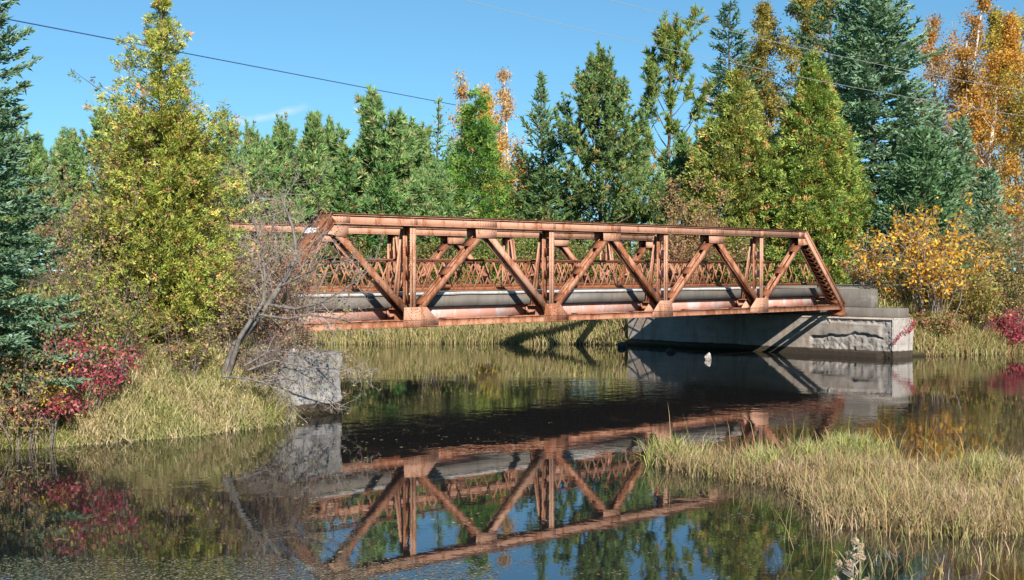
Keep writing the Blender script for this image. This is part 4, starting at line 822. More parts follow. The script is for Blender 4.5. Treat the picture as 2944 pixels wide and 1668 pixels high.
add_tree('b', 2560, 20, 84, 150, 'poplar_tree', 'olive-green poplar with thinning top beside the birches', 'tall broadleaf trees beyond the road', pal=([(0.24, 0.20, 0.04), (0.32, 0.24, 0.04), (0.15, 0.15, 0.045), (0.40, 0.27, 0.04)], [4, 3, 3, 2]), leaves=15000, leaf=0.20, crown_lo=0.12, spread=0.5)
add_tree('b', 2640, 110, 70, 150, 'poplar_tree', 'spreading olive-yellow poplar at the edge of the wood', 'tall broadleaf trees beyond the road', pal=([(0.24, 0.20, 0.04), (0.36, 0.26, 0.04), (0.13, 0.14, 0.045)], [4, 3, 3]), leaves=13000, leaf=0.18, crown_lo=0.1, spread=0.5)
add_tree('c', 2312, 335, 57, 165, 'spruce_tree', 'bushy young blue spruce with several pale leaders, above the yellow shrub', BG, pal=([(0.105, 0.175, 0.08), (0.08, 0.145, 0.062), (0.15, 0.225, 0.12), (0.062, 0.11, 0.052)], [4, 4, 2, 2]), nb=190, power=0.6, up=0.75, sprig=0.25, wid=0.095, gap=0.125)
add_tree('c', 2408, 305, 61, 75, 'spruce_tree', 'slender grey-blue spruce beside the bushy young one', BG, pal=BLUE, nb=110, power=0.6, **FARC)
add_tree('c', 2475, 430, 58, 85, 'spruce_tree', 'short blue-green spruce against the golden birch', BG, pal=BLUE, nb=95, power=0.7, **FARC)

def copy_tree(src, label, x, ytop, d, hw, rz):
    X, Y_ = at(x, d); zb = gz(X, Y_); me = [c for c in src.children]; h0 = max(v for c in me for v in [c.dimensions.z or c.bound_box[6][2]]); r0 = max(abs(v[0]) for c in me for v in c.bound_box)
    h0 = max(b_[2] for c in me for b_ in c.bound_box); k = (ztop(ytop, d) - zb) / h0; kw = hw * mpp(d) / r0
    o = src.copy(); COL.objects.link(o); o.location = (X, Y_, zb); o.rotation_euler = (0, 0, rz); o.scale = (kw, kw, k); o['label'] = label
    for c in me:
        n_ = c.copy(); COL.objects.link(n_); n_.parent = o
    return o
SRC = [o for o in bpy.data.objects if o.type == 'EMPTY' and o.name.startswith('pine_tree') and o.name not in ('pine_tree.016', 'pine_tree.017')]
for i, (x, yt, d, hw, lab) in enumerate(((-10, 420, 82, 150, 'dim pine deep in the wood behind the blue spruce'), (130, 410, 84, 150, 'background pine seen left of the yellowing cedar tip line'), (330, 360, 86, 150, 'background pine hidden by the upper yellowing cedar'),
    (500, 400, 84, 140, 'background pine showing beside the cedar on its bridge side'), (600, 405, 86, 130, 'background pine over the grey twiggy shrub'), (690, 420, 84, 130, 'background pine above the far truss end'),
    (765, 415, 86, 120, 'background pine behind the bottlebrush red pine'), (830, 400, 84, 120, 'background pine over the white-patched end post'), (905, 395, 86, 130, 'background pine filling in behind the tall candle-topped pine'),
    (985, 400, 84, 130, 'background pine between the candle-topped pine and the dead-topped spruce'), (1055, 420, 86, 120, 'background pine just left of the feathery cedar'), (1135, 400, 82, 120, 'background pine behind the feathery cedar'),
    (1265, 430, 80, 110, 'background pine below the golden aspen crowns'), (1330, 420, 78, 110, 'background pine beside the star-topped spruce'), (1440, 400, 80, 110, 'background pine left of the big jack pine'), (1560, 450, 80, 90, 'background pine under the jack pine boughs'),
    (1745, 330, 84, 110, 'background pine behind the rounded cedar'), (1930, 330, 80, 130, 'background pine in the notch between the two cedars'))):
    copy_tree(SRC[(i * 5 + 2) % len(SRC)], lab, x, yt, d, hw, i * 1.3)

POP = [o for o in bpy.data.objects if o.type == 'EMPTY' and o.name.startswith('poplar_tree')]
for x, yt, d, hw, k, lab in ((2790, 60, 74, 190, -1, 'broad olive poplar where the wood meets the river bend'), (2920, 0, 84, 220, -2, 'tall poplar at the far end of the wood by the road')): copy_tree(POP[k], lab, x, yt, d, hw, 2.0 + k)

# thicket along the far bank, behind the bridge
OLIVE = ([(0.15, 0.15, 0.045), (0.10, 0.12, 0.035), (0.22, 0.18, 0.05), (0.27, 0.14, 0.05), (0.08, 0.10, 0.03)], [4, 4, 2, 1, 3])
GRN = ([(0.14, 0.19, 0.045), (0.10, 0.15, 0.035), (0.22, 0.23, 0.05), (0.30, 0.22, 0.05)], [4, 4, 2, 1])
BRN = ([(0.24, 0.13, 0.07), (0.17, 0.10, 0.06), (0.30, 0.19, 0.08), (0.20, 0.19, 0.06)], [4, 4, 2, 2])
TH = 'shrubs of the thicket on the far bank'
for i, (x, yt, d, hw, pal, lab, lv) in enumerate((
    (560, 560, 57, 100, OLIVE, 'olive shrub at the hidden end of the far truss', 3200), (680, 545, 60, 95, GRN, 'green shrub behind the white paint patch of the end post', 3200),
    (790, 540, 58, 90, GRN, 'leafy green shrub under the candle-topped red pine', 3600), (890, 528, 57.5, 90, OLIVE, 'olive shrub showing between the first two truss panels', 3600),
    (985, 520, 59, 85, GRN, 'yellow-green shrub behind the first truss vertical', 3600), (1080, 535, 57, 80, OLIVE, 'drab shrub under the dead-topped spruce', 3400),
    (1180, 540, 58, 85, GRN, 'green shrub below the feathery cedar', 3600), (1290, 520, 59, 85, GRN, 'fresh green shrub seen through the middle panels', 3600),
    (1400, 545, 57, 85, OLIVE, 'olive brown shrub behind the middle truss vertical', 3600), (1500, 560, 57, 80, GRN, 'green shrub under the big jack pine', 3400),
    (1600, 570, 56, 75, OLIVE, 'sparse shrub behind the far truss end', 3000), (1755, 435, 56, 115, BRN, 'large brown half-bare shrub with grey stems in front of the cedars', 4200),
    (1690, 560, 55, 75, BRN, 'small russet shrub beside the big half-bare one', 2600), (1860, 560, 55, 75, OLIVE, 'low olive and yellow shrub at the cedar foot', 2800),
    (1225, 705, 55, 26, ([(0.30, 0.22, 0.03), (0.24, 0.19, 0.04)], [1, 1]), 'small bright yellow shrub glimpsed through the railing lattice', 380))):
    H, Rr = dims(x, yt, d, hw)
    plant(shrub(H, Rr, 300 + i, pal, stems=24, leaves=int(lv * 1.5), leaf=0.13, r=0.018, twigs=7, clump=0.14, bark='twig_bark', sub=1), 'shrub', lab, 'shrub', x, d, TH)

# shrubs on the right bank beside the abutment
H, Rr = dims(2330, 525, 47.6, 200)
plant(shrub(H, Rr, 401, ([(0.43, 0.24, 0.03), (0.47, 0.29, 0.045), (0.36, 0.17, 0.025), (0.18, 0.16, 0.04)], [4, 3, 2, 2]), stems=40, leaves=4800, leaf=0.17, r=0.022, twigs=12, bark='pale_twig', clump=0.08, sub=2, twig_len=0.45, arch=0.06, leaf_lo=0.06), 'shrub', 'golden yellow shrub with grey bare twigs behind the concrete abutment', 'shrub', 2335, 47.6)
H, Rr = dims(2175, 600, 51, 70)
plant(shrub(H, Rr, 402, ([(0.44, 0.20, 0.035), (0.48, 0.27, 0.05), (0.2, 0.16, 0.045)], [4, 3, 2]), stems=26, leaves=1300, leaf=0.12, r=0.022, twigs=12, bark='pale_twig', clump=0.06), 'shrub', 'small orange-leaved shrub behind the rusty end post', 'shrub', 2175, 51)
H, Rr = dims(2540, 480, 49.5, 135)
plant(shrub(H, Rr, 403, ([(0.17, 0.15, 0.05), (0.23, 0.17, 0.07), (0.11, 0.13, 0.04), (0.34, 0.16, 0.06)], [4, 3, 3, 1]), stems=40, leaves=7500, leaf=0.12, r=0.016, twigs=9, clump=0.12, sub=2, leaf_lo=0.03), 'shrub', 'tall olive-brown shrub above the crimson bush', 'shrub', 2540, 49.5)
H, Rr = dims(2450, 640, 47.6, 95)
plant(shrub(H, Rr, 404, ([(0.20, 0.22, 0.05), (0.28, 0.2, 0.06), (0.30, 0.10, 0.07)], [4, 3, 1]), stems=30, leaves=3600, leaf=0.11, r=0.014, twigs=9, clump=0.1, sub=2, leaf_lo=0.02), 'shrub', 'mixed green and russet shrub between the yellow and crimson bushes', 'shrub', 2450, 47.6)
RED = ([(0.25, 0.04, 0.055), (0.20, 0.03, 0.045), (0.32, 0.08, 0.09), (0.15, 0.035, 0.04)], [4, 3, 2, 2])
H, Rr = dims(2540, 770, 47.5, 85)
plant(shrub(H, Rr, 405, RED, stems=34, leaves=2600, leaf=0.12, r=0.014, twigs=10, clump=0.06, arch=0.05), 'shrub', 'crimson bush at the water edge beyond the marsh grass', 'shrub', 2540, 47.5)
H, Rr = dims(2340, 775, 46.6, 75)
plant(shrub(H, Rr, 406, ([(0.24, 0.08, 0.06), (0.22, 0.17, 0.06), (0.17, 0.19, 0.06)], [3, 3, 3]), stems=32, leaves=2600, leaf=0.09, r=0.012, twigs=8, clump=0.08, sub=2, leaf_lo=0.02), 'shrub', 'low russet bramble against the abutment corner', 'shrub', 2340, 46.6)
# creeper on the abutment side face
rng = R(77); A = []; B = []
q = np.array([22.95, -2.14, 1.2])
for i in range(26):
    n_ = q + np.array([-0.045 + rng.normal() * 0.03, 0, -0.022 + rng.normal() * 0.03]); A.append(q); B.append(n_); q = n_
V, f = segs(A, B, 0.006, 0.006, 3); A = np.array(A); n_ = 90; k = rng.randint(0, 26, n_)
cr = thing('creeper', 'thin red-leaved creeper hanging on the broken abutment corner', 'vine', (0, 0, 0))
link_obj('stem', np_mesh('stem', V, [f], 'twig_bark'), cr)
P = A[k] + rng.normal(size=(n_, 3)) * [0.05, 0.01, 0.05] + [0, -0.03, 0]; D = unit(rng.normal(size=(n_, 3)) * [1, 0.4, 1] + [0, 0, -0.5]); V, f = diamonds(P, D, 0.09, 0.06, unit(np.cross(D, [0, 1, 0.2])))
link_obj('foliage', np_mesh('foliage', V, [f], 'leaves', rep4(shade(rng, n_, *RED))), cr)

# ------------------------------------------------------------------ left bank
H, Rr = dims(-75, -330, 22.2, 262)
plant(conifer(H, Rr, 501, ([(0.115, 0.185, 0.115), (0.085, 0.145, 0.085), (0.17, 0.24, 0.16), (0.07, 0.115, 0.05)], [4, 4, 3, 2.5]), nb=250, sprig=0.125, wid=0.05, gap=0.055, power=0.72, droop=0.12, up=0.55, lat=0.40, nq=2, uneven=0.2), 'spruce_tree', 'blue spruce with layered drooping boughs at the river edge, beside the crimson bushes', 'tree', -75, 22.2)
H, Rr = dims(408, 2, 25.6, 150)
def left_prof(t_): return np.interp(t_, [0, 0.05, 0.17, 0.39, 0.56, 0.67, 0.71, 0.78, 0.89, 0.96, 1.0], [0.62, 0.82, 1.0, 0.93, 0.80, 0.78, 0.70, 0.48, 0.33, 0.16, 0.03])
plant(cedar(H, Rr, 502, CEDAR_Y, clumps=12500, per=13, leaf=0.07, wid=0.03, prof=left_prof, lift=0.45, inner=0.3, lob=0.26, jit=0.05, rag=0.27, drop=0.55, thin=0.66), 'cedar_tree', 'yellowing cedar with brownish tips standing alone on the near bank', 'tree', 408, 25.6)
TW = ([(0.22, 0.14, 0.075), (0.17, 0.11, 0.07), (0.19, 0.20, 0.05), (0.27, 0.13, 0.075), (0.27, 0.23, 0.07)], [4, 3, 3.5, 1.2, 2])
for i, (x, yt, d, hw, lab, lv, st) in enumerate(((225, 350, 25.2, 105, 'brown-leaved thin-stemmed shrub between the blue spruce and the yellowing cedar', 2600, 34), (285, 600, 23.9, 90, 'twiggy shrub with green and russet leaves before the cedar foot', 2000, 30),
                                            (175, 560, 23.2, 95, 'leafy mixed shrub growing under the blue spruce boughs', 2000, 28), (60, 830, 22.0, 90, 'low tangled shrub beneath the blue spruce', 1500, 26),
                                            (650, 335, 28.0, 105, 'tall grey twiggy shrub with reddish-brown leaves before the far truss end', 3600, 52), (560, 640, 26.4, 70, 'bare twiggy shrub against the cedar side facing the bridge', 2000, 36),
                                            (470, 760, 25.0, 85, 'dark twiggy undergrowth shrub at the cedar foot', 900, 26), (690, 600, 27.4, 85, 'russet-leaved shrub in front of the inclined end post', 2600, 40))):
    H, Rr = dims(x, yt, d, hw)
    plant(shrub(H, Rr, 520 + i, ([(0.20, 0.125, 0.095), (0.25, 0.135, 0.085), (0.16, 0.11, 0.09), (0.21, 0.19, 0.07), (0.30, 0.15, 0.06)], [4, 3, 3, 1.5, 1]) if i in (4, 7) else TW if i not in (1, 2) else ([(0.20, 0.22, 0.05), (0.25, 0.15, 0.07), (0.14, 0.17, 0.045), (0.30, 0.12, 0.10)], [4, 2.5, 4, 1]), stems=int(st * 0.8), leaves=int(lv * 1.7), leaf=0.068, r=0.012, twigs=10, clump=0.05, bark='twig_bark' if i != 4 else 'pale_twig', sub=4 if i in (4, 5, 7) else 2), 'shrub', lab, 'shrub', x, d, 'shrubs on the near bank')
H, Rr = dims(655, 850, 26.0, 75)
plant(shrub(H, Rr, 538, TW, stems=40, leaves=500, leaf=0.05, r=0.009, twigs=12, clump=0.03, sub=4, bark='twig_bark', arch=0.12, twig_len=0.6), 'bramble', 'dark bare bramble tangle between the leaning trunk and the abutment', 'shrub', 655, 26.0)
for i, (x, yt, d, hw, lab, lv) in enumerate(((205, 830, 23.0, 150, 'larger crimson dogwood bush above the dry grass', 2100), (95, 970, 22.4, 145, 'smaller crimson dogwood bush overhanging the floating leaves', 1500))):
    H, Rr = dims(x, yt, d, hw)
    plant(shrub(H, Rr, 540 + i, ([(0.27, 0.045, 0.07), (0.20, 0.032, 0.05), (0.36, 0.12, 0.13), (0.14, 0.03, 0.038), (0.17, 0.16, 0.05), (0.22, 0.13, 0.06)], [4, 3, 2.5, 2, 1.5, 1.5]), stems=22, leaves=int(lv * 0.9), leaf=0.085, r=0.009, twigs=7, clump=0.07, arch=0.1, leaf_lo=0.22, twig_len=0.5, sub=2), 'dogwood_bush', lab, 'shrub', x, d)
H, Rr = dims(122, 880, 21.95, 26)
plant(shrub(H, Rr, 545, ([(0.46, 0.32, 0.03), (0.38, 0.26, 0.03)], [1, 1]), stems=7, leaves=420, leaf=0.06, r=0.007, twigs=8, clump=0.03, leaf_lo=0.4), 'goldenrod', 'bright yellow goldenrod plant in front of the crimson dogwood', 'plant', 122, 21.95)
# leaning alder: its trunk reaches out over the abutment
def limb_tree(name, label, base, paths, seed, leaves, leafsize, pal, twigs, tl, down=0.0):
    rng = R(seed); o = thing(name, label, 'tree', base); A = []; B = []; ra = []; rb = []; wood = []
    for pts, r0_, r1_ in paths: wood.append(path_segs(np.asarray(pts) - base, r0_, r1_, 8))
    v, f = merge(wood); link_obj('trunk', np_mesh('trunk', v, [f], 'grey_bark', smooth=True), o)
    lev = []
    for pts, r0_, r1_ in paths:
        pts = np.asarray(pts) - base; n = len(pts) - 1
        m = int(twigs * np.linalg.norm(np.diff(pts, axis=0), axis=1).sum()); q = rng.uniform(0.25, 1, m) * n; i0 = np.minimum(q.astype(int), n - 1); fr = (q - i0)[:, None]
        lev.append((pts[i0] * (1 - fr) + pts[i0 + 1] * fr, unit(pts[i0 + 1] - pts[i0])))
    P = np.concatenate([a for a, b in lev]); D = np.concatenate([b for a, b in lev]); T0, T1 = [], []
    L = tl; r_ = 0.007
    for k in range(3):
        n = len(P); d = unit(D * 0.7 + rng.normal(size=(n, 3)) * 0.8 + [0, 0, 0.15 - down * (k > 0)]); l = L * rng.uniform(0.4, 1.2, (n, 1)); p1 = P + d * l * 0.5; d2 = unit(d + rng.normal(size=(n, 3)) * 0.35 - [0, 0, down * 0.4]); p2 = p1 + d2 * l * 0.5
        A += [P, p1]; B += [p1, p2]; ra += [np.full(n, r_), np.full(n, r_ * 0.8)]; rb += [np.full(n, r_ * 0.8), np.full(n, r_ * 0.5)]; T0 += [P, p1]; T1 += [p1, p2]
        rp = np.repeat(np.arange(n), 3); fr = rng.uniform(0, 1, (len(rp), 1)); P = p1[rp] * (1 - fr) + p2[rp] * fr; D = d2[rp]; L *= 0.5; r_ *= 0.55
    v, f = segs(np.concatenate(A), np.concatenate(B), np.concatenate(ra), np.concatenate(rb), 3); tw = link_obj('twigs', np_mesh('twigs', v, [f], 'pale_twig'), o); tw['kind'] = 'stuff'
    T0 = np.concatenate(T0); T1 = np.concatenate(T1); k = rng.randint(len(T0) // 4, len(T0), leaves); P = T0[k] + (T1[k] - T0[k]) * rng.uniform(0, 1, (leaves, 1)) + rng.normal(size=(leaves, 3)) * 0.02
    D = unit(rng.normal(size=(leaves, 3)) + [0, 0, -0.6]); V, f = diamonds(P, D, leafsize * rng.uniform(0.6, 1.2, leaves), leafsize * 0.6, unit(np.cross(D, rng.normal(size=(leaves, 3)))))
    link_obj('foliage', np_mesh('foliage', V, [f], 'leaves', rep4(shade(rng, leaves, *pal, var=0.2))), o)
def pt(x, y, d): r = ray(x, y); return EYE + r / (r @ FW) * d
bx, by = at(555, 25.6); bz = gz(bx, by)
limb_tree('leaning_tree', 'leaning grey-barked bare tree reaching across the bridge end', np.array([bx, by, bz - 0.1]), [
    ([np.array([bx, by, bz - 0.1]), pt(590, 868, 25.6), pt(640, 805, 25.7), pt(685, 745, 25.9), pt(722, 690, 26.0), pt(745, 640, 26.1), pt(735, 570, 26.2), pt(700, 480, 26.4)], 0.085, 0.016),
    ([np.array([bx + 0.05, by - 0.1, bz - 0.1]), pt(600, 850, 25.4), pt(632, 800, 25.4), pt(660, 760, 25.5), pt(665, 690, 25.6), pt(650, 600, 25.8), pt(620, 480, 26.0)], 0.055, 0.012),
    ([pt(672, 765, 25.8), pt(740, 775, 25.7), pt(800, 762, 25.5), pt(850, 735, 25.4), pt(905, 700, 25.3)], 0.035, 0.010),
    ([pt(650, 790, 25.6), pt(720, 800, 25.5), pt(780, 790, 25.4), pt(845, 800, 25.3), pt(900, 815, 25.2)], 0.028, 0.008),
    ([pt(700, 720, 25.9), pt(760, 690, 25.8), pt(820, 660, 25.6), pt(870, 655, 25.5)], 0.024, 0.008)], 601, 900, 0.06, TW, 7, 0.75)
gx_, gy_ = at(640, 25.3); gzz = gz(gx_, gy_)
limb_tree('fallen_branch', 'tangle of fallen grey branches hanging over the weathered abutment', np.array([gx_, gy_, gzz]), [
    ([pt(560, 945, 25.0), pt(620, 950, 25.0), pt(665, 962, 25.1), pt(700, 985, 25.2)], 0.026, 0.012),
    ([pt(620, 930, 25.2), pt(690, 905, 25.5), pt(760, 920, 25.7), pt(830, 926, 25.9), pt(880, 925, 26.0), pt(935, 938, 26.1)], 0.022, 0.007),
    ([pt(640, 960, 25.2), pt(720, 950, 25.4), pt(790, 975, 25.7), pt(850, 1025, 25.9)], 0.02, 0.006),
    ([pt(610, 920, 25.3), pt(680, 880, 25.8), pt(750, 885, 26.1), pt(810, 900, 26.3)], 0.02, 0.006),
    ([pt(640, 970, 25.1), pt(700, 960, 25.2), pt(730, 1000, 25.3), pt(735, 1045, 25.4)], 0.016, 0.006)], 602, 420, 0.05, TW, 12, 0.42, 0.2)

# ------------------------------------------------------------------ grasses (nobody could count the blades)
def blades(name, label, cat, P, H, rng, pal, wid=0.011, lean=0.35, bend=0.6, dirb=None, mat='grass', patch=None):
    n = len(P); az = rng.uniform(0, 6.283, n); h = np.c_[np.cos(az), np.sin(az), np.zeros(n)]
    if dirb is not None: h = unit(h + dirb)
    l0 = np.abs(rng.normal(size=n)) * lean; l1 = l0 + np.abs(rng.normal(size=n)) * bend; l2 = l1 + np.abs(rng.normal(size=n)) * bend * 1.3
    d = lambda a: h * np.sin(a)[:, None] + np.array([0, 0, 1.0]) * np.cos(a)[:, None]
    H = np.broadcast_to(H, n)[:, None]; p1 = P + d(l0) * H * 0.4; p2 = p1 + d(l1) * H * 0.35; p3 = p2 + d(np.minimum(l2, 2.4)) * H * 0.25
    sd = np.c_[-h[:, 1], h[:, 0], np.zeros(n)]; a2 = rng.uniform(0, 6.283, n); sd = unit(sd * np.cos(a2)[:, None] + h * np.sin(a2)[:, None]); w = wid * rng.uniform(0.6, 1.4, n)[:, None] / 2
    V = np.stack([P - sd * w, P + sd * w, p1 + sd * w, p1 - sd * w, p2 + sd * w * 0.7, p2 - sd * w * 0.7, p3], 1).reshape(-1, 3); o7 = (np.arange(n) * 7)[:, None]
    Q = np.concatenate([o7 + [0, 1, 2, 3], o7 + [3, 2, 4, 5]]); T = o7 + [5, 4, 6]
    c = shade(rng, n, *pal, var=0.17)
    if patch is not None:
        w_ = np.clip(0.5 + 0.55 * wob(P[:, 0], P[:, 1], 2.6, 2.0) + rng.normal(size=n) * 0.25, 0, 1)[:, None]; c = c * (1 - w_) + w_ * shade(rng, n, *patch, var=0.17)
    me = np_mesh(name, V, [Q, T], mat, np.repeat(c, 7, 0)); return tag(link_obj(name, me), label, cat, kind='stuff')
STRAW = ([(0.28, 0.23, 0.115), (0.22, 0.205, 0.08), (0.17, 0.195, 0.055), (0.35, 0.29, 0.17), (0.12, 0.155, 0.04)], [4, 4, 4, 2, 3])
def scatter(rng, n, poly, jit=0.0):
    poly = np.asarray(poly, float); lo, hi = poly.min(0), poly.max(0); out = np.zeros((0, 2))
    while len(out) < n:
        q = rng.uniform(lo, hi, (n * 2, 2)); ins = np.zeros(len(q), bool)
        for (ax, ay), (bx_, by_) in zip(poly, np.roll(poly, -1, 0)): ins ^= ((ay > q[:, 1]) != (by_ > q[:, 1])) & (q[:, 0] < (bx_ - ax) * (q[:, 1] - ay) / (by_ - ay + 1e-12) + ax)
        out = np.r_[out, q[ins]]
    return out[:n]
def clumped(rng, n, poly, nc, sig):
    c = scatter(rng, nc, poly); k = rng.choice(nc, n, p=rng.dirichlet(np.full(nc, 1.5))); return c[k] + rng.normal(size=(n, 2)) * sig
# left bank mound
rng = R(701); poly = [(-8.4, -3.45), (-7.9, -3.5), (-6.05, -3.8), (-4.4, -3.6), (-3.35, -3.1), (-2.95, -2.62), (-2.95, -2.45), (-2.9, -2.1), (-3.4, -1.2), (-6.2, -1.3), (-8.1, -2.3)]
q = np.r_[scatter(rng, 14000, poly), clumped(rng, 16000, poly, 130, 0.10)]; q = q[river_sd(q[:, 0], q[:, 1]) > -0.2]
blades('dry_grass', 'dry straw-coloured grass mound on the near bank beside the abutment', 'grass', np.c_[q, np.maximum(-0.02, ground(q[:, 0], q[:, 1]) - 0.02)], rng.uniform(0.2, 0.62, len(q)) * (0.75 + 0.3 * wob(q[:, 0], q[:, 1], 2.2, 5.0)), rng, STRAW, 0.013, 0.5, 1.0, np.array([0.1, -0.2, 0]), patch=([(0.34, 0.275, 0.16), (0.26, 0.215, 0.105), (0.38, 0.315, 0.21), (0.19, 0.20, 0.065)], [3, 3, 2, 2]))
# left edge undergrowth and general bank cover
q = scatter(rng, 7000, [(-22, -4.2), (-16, -4.0), (-10.5, -3.2), (-10.5, -0.8), (-22, -0.8)]); blades('bank_grass', 'rough tan and green grass on the bank beyond the blue spruce', 'grass', np.c_[q, np.maximum(-0.02, ground(q[:, 0], q[:, 1]) - 0.02)], rng.uniform(0.2, 0.55, len(q)), rng, STRAW, 0.016, 0.4, 0.7)
q = scatter(rng, 9000, [onz(-60, 1135), onz(60, 1128), onz(190, 1118), (-8.0, -2.2), (-9.5, -1.5), (-11, -2.2)]); blades('bank_grass', 'dull green grass and litter under the crimson bushes', 'grass', np.c_[q, np.maximum(-0.02, ground(q[:, 0], q[:, 1]) - 0.02)], rng.uniform(0.12, 0.4, len(q)), rng, ([(0.19, 0.2, 0.06), (0.27, 0.22, 0.09), (0.12, 0.13, 0.04)], [3, 3, 3]), 0.012, 0.5, 0.7)
q = scatter(rng, 8000, [(-12, -2.0), (-3.0, -1.0), (-3.0, 0.2), (-12, 0.2)]); blades('verge_grass', 'green and tan grass on the embankment slope under the cedar', 'grass', np.c_[q, ground(q[:, 0], q[:, 1]) - 0.02], rng.uniform(0.15, 0.45, len(q)), rng, ([(0.17, 0.2, 0.05), (0.28, 0.24, 0.10), (0.10, 0.13, 0.035)], [3, 3, 3]), 0.013, 0.4, 0.6)
# far bank reeds
rng = R(702); far = [(-2.5, 29), (3.5, 24.4), (13.4, 17.0), (17.6, 13.7), (21.2, 9.4), (24, 11), (20, 16.5), (15.5, 20.5), (5, 28.5), (0, 33)]
q = np.r_[scatter(rng, 16000, far), clumped(rng, 11000, far, 160, 0.25)]; q = q[river_sd(q[:, 0], q[:, 1]) > -0.4]
blades('far_bank_grass', 'tan and green tall grass along the far shore under the bridge', 'grass', np.c_[q, np.maximum(-0.02, ground(q[:, 0], q[:, 1]) - 0.03)], rng.uniform(0.3, 0.95, len(q)) * (0.72 + 0.35 * wob(q[:, 0], q[:, 1], 0.9, 3.0)), rng, ([(0.27, 0.21, 0.105), (0.22, 0.18, 0.08), (0.16, 0.16, 0.05), (0.11, 0.12, 0.038)], [4, 4, 3, 2]), 0.020, 0.2, 0.5, patch=([(0.30, 0.23, 0.13), (0.14, 0.15, 0.045)], [2, 1.4]))
q = scatter(rng, 14000, [(24, 8.5), (60, 9), (75, 40), (10, 62), (-25, 60), (-12, 42), (5, 29), (15, 21), (20, 16.5)]); blades('meadow_grass', 'rough olive grass on the ground below the wood', 'grass', np.c_[q, ground(q[:, 0], q[:, 1]) - 0.03], rng.uniform(0.3, 0.8, len(q)), rng, ([(0.19, 0.19, 0.06), (0.28, 0.24, 0.09), (0.13, 0.15, 0.04)], [3, 3, 3]), 0.05, 0.3, 0.5)
# right bank
rng = R(703); rb_ = [(23.6, -2.1), (25.6, -3.2), (27.9, -3.9), (33, -6.1), (36, -3.5), (30, -0.8), (24.5, 0.2)]
q = np.r_[scatter(rng, 6000, rb_), clumped(rng, 5000, rb_, 60, 0.2), scatter(rng, 3500, [(23.3, -1.7), (23.5, -2.3), (25.6, -3.4), (28, -4.1), (30, -4.9), (30, -3.6), (25.8, -2.2), (24, -1.2)])]; q = q[river_sd(q[:, 0], q[:, 1]) > -0.2]
blades('shore_grass', 'pale dry grass clumps on the shore beside the broken abutment corner', 'grass', np.c_[q, np.maximum(-0.02, ground(q[:, 0], q[:, 1]) - 0.03)], rng.uniform(0.2, 0.7, len(q)), rng, ([(0.27, 0.22, 0.11), (0.20, 0.18, 0.07), (0.15, 0.16, 0.05), (0.22, 0.10, 0.06)], [4, 4, 3, 1.5]), 0.02, 0.3, 0.7)
q = scatter(rng, 5000, [(23.4, -0.9), (40, -0.9), (40, 0.45), (23.4, 0.45)]); q = np.r_[q, scatter(rng, 5000, [(23.6, 6.5), (60, 6.5), (60, 9), (23.6, 9)])]; blades('verge_grass', 'short mown green grass on the road shoulder past the bridge', 'grass', np.c_[q, ground(q[:, 0], q[:, 1]) - 0.02], rng.uniform(0.08, 0.22, len(q)), rng, ([(0.22, 0.24, 0.06), (0.30, 0.28, 0.09)], [3, 3]), 0.02, 0.3, 0.5)
# marsh grass island in the foreground
rng = R(704); marsh = [onz(*p_) for p_ in ((1635, 1162), (1660, 1172), (1700, 1184), (1830, 1208), (1985, 1232), (2005, 1262), (2060, 1312), (2200, 1335), (2400, 1348), (2620, 1338), (2650, 1210), (2560, 1195), (2450, 1190), (2300, 1186), (2230, 1166), (2120, 1150), (2050, 1164), (1900, 1160), (1740, 1154), (1670, 1152))]
MARSH = ([(0.25, 0.185, 0.095), (0.215, 0.165, 0.075), (0.17, 0.185, 0.055), (0.32, 0.245, 0.15), (0.14, 0.175, 0.045), (0.26, 0.15, 0.078), (0.12, 0.05, 0.03)], [4, 4, 3, 2, 2.5, 1.8, 1.2])
q = np.r_[scatter(rng, 13000, marsh), clumped(rng, 20000, marsh, 210, 0.12)]
pen = sstep(q[:, 0] + 0.0 * q[:, 1], -1.2, -0.2) * sstep(q[:, 1], -14.2, -12.6); hh = rng.uniform(0.14, 0.56, len(q)) * (1 - 0.42 * pen) * (0.85 + 0.25 * np.sin(q[:, 0] * 2.1) * np.cos(q[:, 1] * 1.7))
blades('marsh_grass', 'tan and green marsh grass island standing in the foreground water', 'grass', np.c_[q, np.full(len(q), -0.03)], hh, rng, MARSH, 0.0085, 0.26, 0.65, patch=([(0.27, 0.19, 0.118), (0.23, 0.17, 0.095), (0.18, 0.10, 0.06), (0.33, 0.255, 0.17), (0.15, 0.165, 0.048)], [3, 3, 1.2, 2, 1]))
q = np.array(onz(2140, 1162)) + rng.normal(size=(1900, 2)) * 0.20; q = np.r_[q, np.array(onz(2025, 1178)) + rng.normal(size=(800, 2)) * 0.14, np.array(onz(1690, 1165)) + rng.normal(size=(500, 2)) * 0.2, np.array(onz(1930, 1190)) + rng.normal(size=(400, 2)) * 0.15, np.array(onz(2480, 1215)) + rng.normal(size=(700, 2)) * 0.2]
blades('sedge_tuft', 'taller fresh green sedge tufts rising from the marsh grass', 'grass', np.c_[q, np.full(len(q), -0.03)], rng.uniform(0.22, 0.62, len(q)), rng, ([(0.22, 0.25, 0.07), (0.27, 0.25, 0.11), (0.15, 0.17, 0.05), (0.3, 0.24, 0.13)], [3, 2, 3, 2]), 0.010, 0.3, 0.5)
q = scatter(rng, 5000, marsh); blades('marsh_litter', 'flattened dead straw lying between the marsh grass stems', 'grass', np.c_[q, np.full(len(q), 0.0)], rng.uniform(0.15, 0.45, len(q)), rng, ([(0.26, 0.19, 0.10), (0.17, 0.12, 0.065), (0.10, 0.065, 0.04)], [3, 3, 3]), 0.008, 1.1, 0.25)
